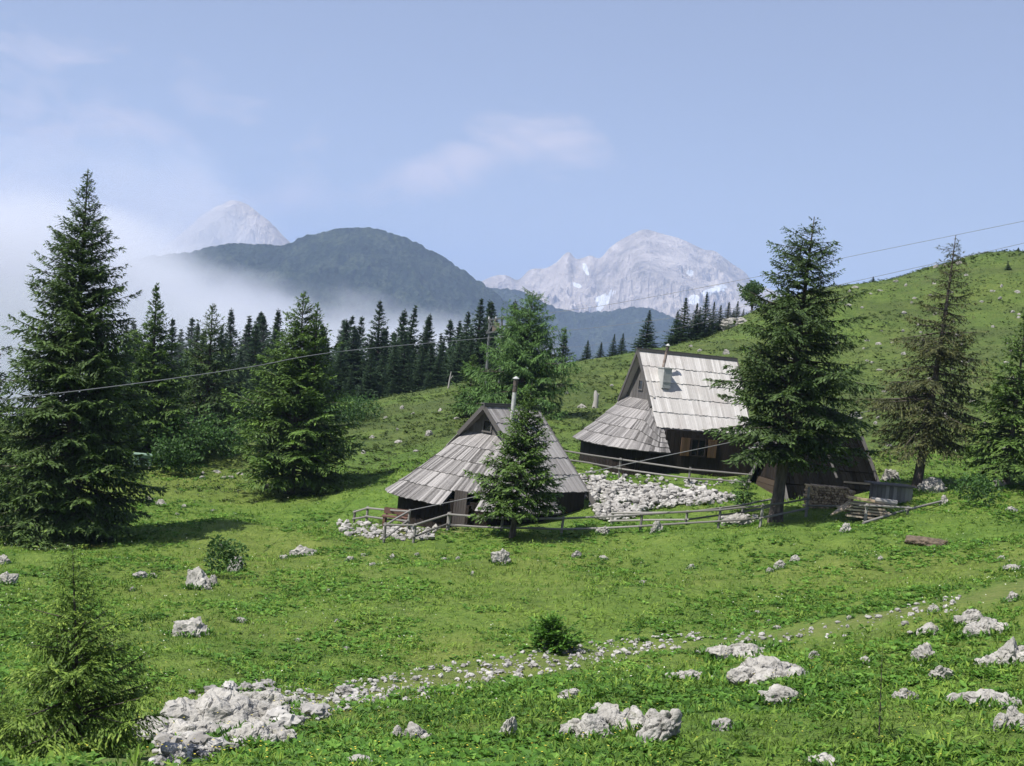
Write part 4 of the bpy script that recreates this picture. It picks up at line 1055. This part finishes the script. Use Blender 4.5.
for i in range(9):   # log walls
    z = 3.0 - i * .2 + .1
    h_ = 3.1 - z
    for (a, b) in (((-.3, 1.35), (1.0, 1.35)), ((-.3, -1.35), (-.3, 1.35)), ((1.0, .4), (2.9, .4)), ((2.9, -1.35), (2.9, .4)), ((-.3, -1.35), (2.9, -1.35))):
        mb.beam(L3(*a, 1.92 + i * .21), L3(*b, 1.92 + i * .21), .12, .195, rng.random())
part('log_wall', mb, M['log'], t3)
gb = MB()
for i in range(12):
    v0, v1 = -1.35 + i * 2.7 / 12, -1.35 + (i + 1) * 2.7 / 12 - .01
    gb.hexa(np.array([L3(-.33, v0, 1.8), L3(-.28, v0, 1.8), L3(-.28, v1, 1.8), L3(-.33, v1, 1.8), L3(-.33, v0, abs(v0) * kk + .02), L3(-.28, v0, abs(v0) * kk + .02), L3(-.28, v1, abs(v1) * kk + .02), L3(-.33, v1, abs(v1) * kk + .02)]), rng.random())
part('gable_wall', gb, M['wall'], t3)
mb = MB(); mb.box(L3(.78, 1.44, 2.75), (.36, .05, 1.4)); part('door', mb, M['door'], t3)
mb = MB(); mb.beam(L3(1.2, 1.75, 3.7), L3(1.2, 1.75, 2.15), .09, .09, .6); part('porch_post', mb, M['fence'], t3)

# firewood stack under the shed eave: cut round ends in one stack
q = hit(829, 509); st = thing('firewood_stack', 'stack of cut firewood under the dark shed eave', 'firewood', (q[0], q[1] + .35, q[2] - .05), None, (0, 0, th3))
mb = MB()
for r in range(9):
    for c in range(17):
        x = -.78 + c * .1 + (r % 2) * .05 + rng.uniform(-.012, .012); z = .06 + r * .088
        if z > .82 - .28 * max(0, (x - .2)) ** 2: continue
        rr = rng.uniform(.036, .052); mb.tube([(x, -.22 + rng.uniform(-.04, .03), z), (x, .2, z)], rr, 7, rng.random())
part('logs', mb, M['firewood'], st)
# plank pile
q = hit(868, 520); st = thing('plank_pile', 'untidy pile of split boards and logs in front of the woodshed', 'wood pile', (q[0], q[1] + .25, q[2]), None, (0, 0, rad(4)))
for r in range(5):
    for c in range(2):
        mb = MB(); z = .08 + r * .1; x = rng.uniform(-.12, .12)
        a = rad(rng.uniform(-10, 10)); l = rng.uniform(.5, .8)
        mb.beam((x - l, -.15 + c * .28 - math.sin(a) * .1, z), (x + l, -.15 + c * .28 + math.sin(a) * .1, z + rng.uniform(-.03, .03)), .24, rng.uniform(.04, .07), rng.random()); part('board', mb, M['plank'], st)
mb = MB(); mb.beam((-.75, -.2, .67), (.1, -.25, .62), .3, .07, .8); part('board', mb, M['firewood'], st)
mb = MB(); mb.tube([(.05, -.1, .64), (.9, -.05, .6)], [.09, .1], 9); part('log', mb, M['stump'], st)
for k in range(4):
    mb = MB(); mb.tube([(-1.25 + k * .1, -.3 + .1 * k, .05 + .05 * k), (-.55, -.25 + .1 * k, .4 + .05 * k)], .035, 7, rng.random()); part('log', mb, M['plank'], st)
# plank box at the right of the pile
q = hit(893, 505); st = thing('plank_box', 'grey plank bin with a flat lid beside the woodshed', 'bin', (q[0], q[1] + .4, q[2]), None, (0, 0, rad(10)))
mb = MB()
for i in range(9): mb.box((-.56 + i * .14, -.3, .3), (.13, .03, .62), None, rng.random()); mb.box((-.56 + i * .14, .3, .3), (.13, .03, .62), None, rng.random())
for i in range(4):
    for sx in (-.64, .64): mb.box((sx, -.21 + i * .14, .3), (.03, .13, .62), None, rng.random())
part('boards', mb, M['fence'], st)
mb = MB(); mb.box((-.05, 0, .65), (1.55, .8, .05)); part('lid', mb, M['gable'], st)
# bleached stump on the slope
q = hit(595, 408); st = obj('tree_stump', None); 
mb = MB(); mb.tube([(0, 0, -.2), (0, 0, .1), (.02, 0, .45), (-.03, 0, .8), (-.08, .02, 1.0)], [.22, .17, .14, .13, .05], 9); mb.tube([(.02, 0, .5), (.16, 0, .85)], [.07, .03], 6)
bpy.data.objects.remove(st); o = obj('tree_stump', mb.mesh('tree_stump', M['stump'], True), None, q); tag(o, 'bleached grey snag on the slope between the two huts', 'stump')
q = base_at(448, 94); mb = MB(); mb.tube([(0, 0, -.2), (.05, 0, .6), (.1, 0, 1.15)], [.06, .05, .03], 7); mb.tube([(.05, 0, .6), (.25, 0, .9)], [.04, .02], 5)
o = obj('dead_trunk', mb.mesh('dead_trunk', M['stump'], True), None, q); tag(o, 'thin dead pale trunk at the wood edge above the green slope', 'dead tree')
# pale green box
q = hit(142, 470); st = thing('wooden_box', 'pale green wooden box with two dark slots under the spruces on the left', 'box', (q[0], q[1], q[2]), None, (0, 0, rad(8)))
mb = MB(); mb.box((0, 0, .46), (.72, .5, .42)); part('body', mb, M['greenbox'], st)
mb = MB(); mb.box((0, 0, .69), (.84, .62, .04)); part('lid', mb, M['greenbox'], st)
mb = MB(); mb.box((.06, -.256, .5), (.42, .02, .09)); mb.box((.06, -.256, .37), (.36, .02, .05)); part('slot', mb, M['dark'], st)
for sx in (-.3, .3):
    mb = MB(); mb.box((sx, 0, .12), (.07, .44, .26)); part('leg', mb, M['fence'], st)
# bench by the fence corner
q = hit(394, 527); st = thing('bench', 'reddish brown wooden bench behind the fence corner of the lower hut', 'bench', (q[0], q[1], q[2]), None, (0, 0, rad(-6)))
mb = MB(); mb.box((0, 0, .34), (.85, .36, .05)); part('seat', mb, M['bench'], st)
mb = MB(); mb.box((0, .2, .5), (.85, .04, .2)); part('backrest', mb, M['bench'], st)
for sx in (-.34, .34):
    mb = MB(); mb.box((sx, 0, .14), (.08, .32, .36)); mb.box((sx, .23, .3), (.06, .03, .5)); part('leg', mb, M['bench'], st)

# ------------------------------------------------------------------ fences
def fence(label, posts, rails, pr=.045, rr=.035, group=None):
    """posts: (px, py base, height m); rails: lists of (post index, height) or explicit offsets"""
    B = [hit(a, b) for a, b, _ in posts]
    t = thing('fence', label, 'fence', B[0], group)
    o0 = B[0]
    for (a, b, h), q in zip(posts, B):
        mb = MB(); e = rng.normal(0, .015, 2); mb.tube([q - o0 - np.array([0, 0, .25]), q - o0 + np.array([e[0], e[1], h])], [pr * 1.05, pr * .95], 7, rng.random()); part('post', mb, M['fence'], t)
    for r in rails:
        for (i, hi), (j, hj) in zip(r[:-1], r[1:]):
            a = B[i] - o0 + np.array([0, -pr - rr * .6, hi]); b = B[j] - o0 + np.array([0, -pr - rr * .6, hj]); d = (b - a) / np.linalg.norm(b - a)
            m_ = (a + b) / 2 + rng.normal(0, .012, 3)
            mb = MB(); mb.tube([a - d * .08, m_, b + d * .08], [rr, rr * .95, rr * .9], 7, rng.random()); part('rail', mb, M['fence'], t)
    return t
h1 = .55
fence('low rail fence corner around the bench left of the lower hut', [(354,524,.5),(366,524,.62),(407,531,.72),(384,543,.66),(413,543,.62),(447,531,.62)],
      [[(0,.44),(1,.57),(2,.66)],[(0,.2),(1,.28),(2,.34)],[(2,.66),(3,.58)],[(2,.36),(3,.14)],[(3,.6),(4,.58),(5,.56)],[(4,.2),(5,.24)]])
fence('long two-rail fence running in front of the lower hut to the tall dark spruce', [(448,531,.62),(501,532,.5),(561,535,.6),(640,532,.62),(718,529,.68),(760,527,.74),(806,517,1.0)],
      [[(0,.56),(1,.45),(2,.55),(3,.58),(4,.62),(5,.68),(6,.62)],[(0,.22),(1,.14),(2,.2),(3,.2),(4,.26),(5,.3),(6,.3)]])
fence('back rail fence along the foot of the stone bank', [(612,525,.5),(686,524,.45),(742,518,.5),(770,512,.5)], [[(0,.42),(1,.4),(2,.45),(3,.45)],[(0,.15),(1,.15),(2,.2),(3,.2)]], group=None)
fence('upper fence above the stone bank along the front of the upper hut', [(556,463,.6),(619,478,.78),(688,486,.72),(748,489,.62)], [[(0,.55),(1,.72),(2,.64),(3,.55)],[(0,.2),(1,.36),(2,.3),(3,.26)]])
fence('short fence with a sagging rail in front of the plank pile', [(806,516,.5),(865,523,.62),(908,514,.25)], [[(0,.36),(1,.56),(2,.2)]])
a = hit(863, 525); b = hit(942, 504); mb = MB(); mb.tube([np.zeros(3) + [0, 0, .06], (b - a) / 2 + [0, 0, .12], b - a + [0, 0, .1]], [.05, .045, .035], 7)
o = obj('fallen_pole', mb.mesh('fallen_pole', M['fence'], True), None, a); tag(o, 'long pale pole lying slantwise in the grass right of the plank pile', 'pole')

# ------------------------------------------------------------------ power line
pb = base_at(488, 90)
pt = thing('power_pole', 'two-legged power pole with a transformer frame left of the larch', 'power pole', pb)
def P_(px, py, d=90): return at(px, py, d) - pb
mb = MB(); mb.tube([np.array([-.15, 0, -.4]), P_(490, 318)], [.1, .07], 8); part('leg', mb, M['steel'], pt)
mb = MB(); mb.tube([np.array([.75, 0, -.4]), P_(502, 317)], [.1, .07], 8); part('leg', mb, M['steel'], pt)
for (a, b) in (((488, 320), (504, 318)), ((486, 333), (503, 330)), ((489, 321), (501, 331)), ((487, 332), (495, 321))):
    mb = MB(); mb.beam(P_(*a) - [0, .08, 0], P_(*b) - [0, .08, 0], .07, .1); part('crossbar', mb, M['steel'], pt)
mb = MB(); mb.box(P_(496, 327) + [0, .1, 0], (.45, .4, .6)); mb.tube([P_(495, 323) + [0, .1, 0], P_(495, 319) + [0, .1, 0]], .06, 8); part('transformer', mb, M['rust'], pt)
for px in (489, 496, 503):
    mb = MB(); mb.tube([P_(px, 319), P_(px, 316.5)], [.06, .04], 8); part('insulator', mb, M['metal'], pt)
def wire(name, label, pts, r0, r1):
    P = smooth_poly([at(*p) for p in pts], 14); mb = MB(); o0 = P[0].copy()
    mb.tube(P - o0, np.linspace(r0, r1, len(P)), 6, cap=False)
    o = obj(name, mb.mesh(name, M['wire']), None, o0); tag(o, label, 'cable')
wire('power_line', 'thick power line sloping up from the left edge across the spruces to the pole', [(-120,413,29),(0,400,33),(140,383,39.3),(250,367,48.3),(345,351,58),(487,338,90)], .011, .018)
wire('power_line', 'lower power line crossing the massif and the tall dark spruce to the right edge', [(487,338,90),(600,327,84),(700,314,78),(771,301,73),(843,284,68),(1024,243,58),(1140,212,52)], .011, .009)
wire('power_line', 'upper power line rising from the pole to the top of the right edge', [(500,318,90),(600,306,84),(771,274,73),(843,258,68),(1024,221,58),(1140,196,52)], .011, .009)
wire('power_line', 'faint lowest power line in front of the blue ridge right of the larch', [(502,333,90),(565,347,86),(640,336,80),(760,309,73),(843,284.5,68.1)], .007, .007)
fp = hit(407, 531)
wire('stay_cable', 'pale stay cable stretched from the fence corner past both huts', [tuple([*proj(fp + np.array([0, 0, .68]))[:2], fp[1]]), (540,483,44), (660,457,44.2), (770,434,46), (855,414,49.5), (924,400,51.8)], .013, .012)

# ------------------------------------------------------------------ meadow plants
hutc = [(R1, 3.2), (R1r + np.array([1.8, .7, 0]), 3.6), (A3 + np.array([1.2, .2, 0]), 2.0)]
def veg_points(N, dmin, dmax, seed, pw=1.3):
    rg = np.random.default_rng(seed)
    d = (dmin ** (2 - pw) + rg.random(N) * (dmax ** (2 - pw) - dmin ** (2 - pw))) ** (1 / (2 - pw))
    x = rg.uniform(-.47, .47, N) * d + rg.uniform(-3, 3, N)
    ok = np.ones(N, bool)
    for c, r in hutc: ok &= np.hypot(x - c[0], d - c[1]) > r
    return x[ok], d[ok], rg
def herbs(name, N, dmin, dmax, seed, size, nl, mat, label, thr=0., up=.5, wr=.5, big=0., colr=.23, pw=1.3):
    x, y, rg = veg_points(N, dmin, dmax, seed, pw)
    f = fbm(x * .28, y * .28, 3.3 + seed, 3) + .6 * fbm(x * 1.1, y * 1.1, 8.8, 2)
    dirt = np.minimum(dist_poly(x, y, trail[::3]), 99)
    ok = (f + rg.normal(0, .22, len(x)) > thr) & (dirt > rg.uniform(.4, 2.0, len(x)))
    x, y, f = x[ok], y[ok], f[ok]; z = zt(x, y)
    m = len(x); sc = size * (1 + .35 * np.clip(f, -1, 1.5)) * rg.uniform(.6, 1.35, m) * (1 + big * y / 60)
    tone = np.clip(.5 + rg.normal(0, colr, m) + .2 * fbm(x * .6, y * .6, 1.1, 2) + .24 * fbm(x * .12, y * .12, 5.5, 2), 0, 1)
    mb = MB()
    for k in range(nl):
        az = rg.uniform(0, 6.28, m); el = rg.uniform(.15, 1, m) * up * 1.6
        d = np.stack([np.cos(az) * np.cos(el), np.sin(az) * np.cos(el), np.sin(el)], 1)
        sd = np.stack([-np.sin(az), np.cos(az), rg.normal(0, .3, m)], 1); sd /= np.linalg.norm(sd, axis=1)[:, None]
        b = np.stack([x + rg.normal(0, .25, m) * sc, y + rg.normal(0, .25, m) * sc, z + rg.uniform(-.02, .25, m) * sc], 1)
        ln = sc * rg.uniform(.6, 1.2, m)
        mb.kites(b, d, sd, ln, ln * wr, np.clip(tone + rg.normal(0, .1, m), 0, 1), np.stack([0 * ln, 0 * ln, -.25 * ln], 1))
    o = obj(name, mb.mesh(name, mat)); tag(o, label, 'plants', kind='stuff'); return o
herbs('grass', 60000, 11, 62, 101, .13, 4, M['grass'], 'short yellow-green meadow grass', -9, up=.8, wr=.16)
herbs('leafy_herbs', 60000, 11, 62, 102, .1, 6, M['herb'], 'dense leafy herbs growing across the meadow', .12, up=.42, wr=.6)
herbs('leafy_herbs', 34000, 55, 130, 103, .14, 5, M['heath'], 'leafy herbs and low shrubs on the far green slope', .05, up=.5, wr=.6, big=.1, pw=.6)
herbs('grass', 30000, 55, 130, 104, .14, 3, M['heath'], 'grass tufts on the far green slope', -9, up=.7, wr=.25, big=.1, pw=.6)
herbs('tall_herbs', 34000, 10.5, 30, 105, .072, 7, M['herb'], 'tall rank herbs between the foreground rocks', .2, up=.62, wr=.5)
# herbs crowding round the feet of the rocks
rg = np.random.default_rng(140); mb = MB()
for (rx, ry, W_, D_) in ROCKS:
    if ry > 60: continue
    m = int(10 + 150 * W_); a = rg.uniform(0, 6.28, m); rr_ = rg.uniform(.36, .68, m)
    x = rx + np.cos(a) * rr_ * W_; y = ry + np.sin(a) * rr_ * D_ - .03; z = zt(x, y)
    for k in range(4):
        az = rg.uniform(0, 6.28, m); el = rg.uniform(.3, 1.2, m)
        d = np.stack([np.cos(az) * np.cos(el), np.sin(az) * np.cos(el), np.sin(el)], 1)
        sd = np.stack([-np.sin(az), np.cos(az), rg.normal(0, .3, m)], 1); sd /= np.linalg.norm(sd, axis=1)[:, None]
        ln = rg.uniform(.05, .15, m) * min(1, .35 + W_)
        mb.kites(np.stack([x, y, z], 1) + rg.normal(0, .03, (m, 3)), d, sd, ln, ln * rg.uniform(.2, .5, m), np.clip(.5 + rg.normal(0, .2, m), 0, 1))
o = obj('leafy_herbs', mb.mesh('leafy_herbs', M['herb'])); tag(o, 'tufts of herbs crowding round the feet of the meadow rocks', 'plants', kind='stuff')
x, y, rg = veg_points(1500, 12, 50, 106); z = zt(x, y); m = len(x); mb = MB(); k = rg.random(m) < .99
az = rg.uniform(0, 6.28, m); d = np.stack([np.cos(az), np.sin(az), 0 * az], 1); sd = np.stack([-np.sin(az), np.cos(az), 0 * az], 1); P = np.stack([x, y, z + .2 + rg.uniform(-.04, .06, m)], 1)
mb.kites(P, d, sd, rg.uniform(.02, .035, m), .022); o = obj('yellow_flowers', mb.mesh('yellow_flowers', M['petal'])); tag(o, 'tiny yellow flowers sprinkled over the meadow', 'flowers', kind='stuff')

x, y, rg = veg_points(2300, 20, 62, 107, 1.); ok = fbm(x * .35, y * .35, 2.7, 3) > -.15; x, y = x[ok], y[ok]; z = zt(x, y); m = len(x); mb = MB()
az = rg.uniform(0, 6.28, m); d = np.stack([np.cos(az), np.sin(az), .4 + 0 * az], 1); sd = np.stack([-np.sin(az), np.cos(az), 0 * az], 1)
mb.kites(np.stack([x, y, z + rg.uniform(.08, .24, m)], 1), d, sd, rg.uniform(.02, .045, m), .028)
o = obj('pale_flowers', mb.mesh('pale_flowers', M['petal_white'])); tag(o, 'tiny whitish flower heads dotted through the meadow', 'flowers', kind='stuff')

# ------------------------------------------------------------------ light, sky, camera
EL, AZ = rad(56), rad(-123)     # sun from the left; azimuth measured from +Y towards +X
sd = Vector((math.sin(AZ) * math.cos(EL), math.cos(AZ) * math.cos(EL), math.sin(EL)))
ld = bpy.data.lights.new('sun', 'SUN'); ld.energy = 5.0; ld.angle = rad(.53); ld.color = (1, .955, .88)
lo = bpy.data.objects.new('sun', ld); COL.objects.link(lo); lo.rotation_euler = sd.to_track_quat('Z', 'Y').to_euler(); lo.location = (-60, 0, 80)
w = bpy.data.worlds.new('World'); SC.world = w; w.use_nodes = True; t = w.node_tree
bg = t.nodes['Background']; bg.inputs[1].default_value = .088
sky = t.nodes.new('ShaderNodeTexSky'); sky.sky_type = 'NISHITA'; sky.sun_disc = False; sky.sun_elevation = EL; sky.sun_rotation = AZ
sky.altitude = 1600; sky.air_density = 1.; sky.dust_density = 1.2; sky.ozone_density = 1.5
# thin clouds: soft noise clouds lying in a few directions of the sky
tc = t.nodes.new('ShaderNodeTexCoord').outputs['Generated']
def wm(op, a, b=0., clamp=False):
    q = t.nodes.new('ShaderNodeMath'); q.operation = op; q.use_clamp = clamp
    for v, i in ((a, 0), (b, 1)):
        if hasattr(v, 'node'): t.links.new(v, q.inputs[i])
        else: q.inputs[i].default_value = v
    return q.outputs[0]
def wvec(op, a, b):
    q = t.nodes.new('ShaderNodeVectorMath'); q.operation = op; t.links.new(a, q.inputs[0])
    if hasattr(b, 'node'): t.links.new(b, q.inputs[1])
    else: q.inputs[1].default_value = b
    return q
nz = t.nodes.new('ShaderNodeTexNoise'); nz.inputs['Scale'].default_value = 16; nz.inputs['Detail'].default_value = 9; nz.inputs['Roughness'].default_value = .6; nz.inputs['Distortion'].default_value = .5
t.links.new(wvec('MULTIPLY', tc, (1, 1, 2.2)).outputs[0], nz.inputs['Vector'])
def blob(px, py, rx, ry, rot, amp):
    c = ray(px, py); c = c / np.linalg.norm(c)
    ex = np.cross(c, [0, 0, 1]); ex /= np.linalg.norm(ex); ey = np.cross(ex, c)
    ca, sa = math.cos(rad(rot)), math.sin(rad(rot)); ax, ay = ca * ex + sa * ey, -sa * ex + ca * ey
    dl = wvec('SUBTRACT', tc, tuple(c)).outputs[0]
    a = wm('DIVIDE', wvec('DOT_PRODUCT', dl, tuple(ax)).outputs['Value'], rx / F); b = wm('DIVIDE', wvec('DOT_PRODUCT', dl, tuple(ay)).outputs['Value'], ry / F)
    r2 = wm('ADD', wm('MULTIPLY', a, a), wm('MULTIPLY', b, b))
    return wm('MULTIPLY', wm('POWER', 2.718, wm('MULTIPLY', r2, -1.)), amp)
cl = None
for q in [(420,176,75,30,22,1.1),(475,156,70,30,16,1.15),(540,144,75,30,3,1.15),(130,215,190,75,0,1.15),(60,120,260,85,0,.8),(740,128,60,16,8,.35),(-250,180,330,140,0,1.1),(1300,60,200,60,0,.5)]:
    v = blob(*q); cl = v if cl is None else wm('MAXIMUM', cl, v)
cf = wm('MULTIPLY', wm('SUBTRACT', wm('ADD', cl, wm('MULTIPLY', wm('SUBTRACT', nz.outputs['Fac'], .5), 2.9)), .42), 1.2, True)
cf = wm('MULTIPLY', wm('MULTIPLY', cf, wm('MULTIPLY', cl, 2.2, True)), .72)
mx = t.nodes.new('ShaderNodeMix'); mx.data_type = 'RGBA'; t.links.new(cf, mx.inputs[0]); tn = t.nodes.new('ShaderNodeMix'); tn.data_type = 'RGBA'; tn.blend_type = 'MULTIPLY'; tn.inputs[0].default_value = 1; t.links.new(sky.outputs[0], tn.inputs[6]); tn.inputs[7].default_value = (1.06, .93, .93, 1); ve = t.nodes.new('ShaderNodeMix'); ve.data_type = 'RGBA'; ve.inputs[0].default_value = .4; t.links.new(tn.outputs[2], ve.inputs[6]); ve.inputs[7].default_value = (3.6, 4.0, 5.3, 1)   # thin high veil
t.links.new(ve.outputs[2], mx.inputs[6]); mx.inputs[7].default_value = (6.7, 6.15, 6.6, 1)
t.links.new(mx.outputs[2], bg.inputs[0])

cam = bpy.data.cameras.new('camera'); co = bpy.data.objects.new('camera', cam); COL.objects.link(co)
cam.sensor_fit = 'HORIZONTAL'; cam.sensor_width = 36; cam.lens = 36 * F / 1024; cam.clip_start = .1; cam.clip_end = 30000
co.matrix_world = Matrix(((_R[0], _U[0], -_f[0], 0), (_R[1], _U[1], -_f[1], 0), (_R[2], _U[2], -_f[2], 0), (0, 0, 0, 1)))
SC.camera = co
SC.view_settings.view_transform = 'Standard'; SC.view_settings.look = 'None'; SC.view_settings.gamma = 1; SC.view_settings.exposure = 0.6
SC.cycles.use_denoising = True
try: SC.cycles.denoiser = 'OPENIMAGEDENOISE'
except Exception: pass
SC.cycles.max_bounces = 5; SC.cycles.diffuse_bounces = 3; SC.cycles.transmission_bounces = 3; SC.cycles.transparent_max_bounces = 8; SC.cycles.volume_bounces = 2
SC.cycles.volume_max_steps = 64; SC.cycles.use_adaptive_sampling = True; SC.cycles.adaptive_threshold = .02
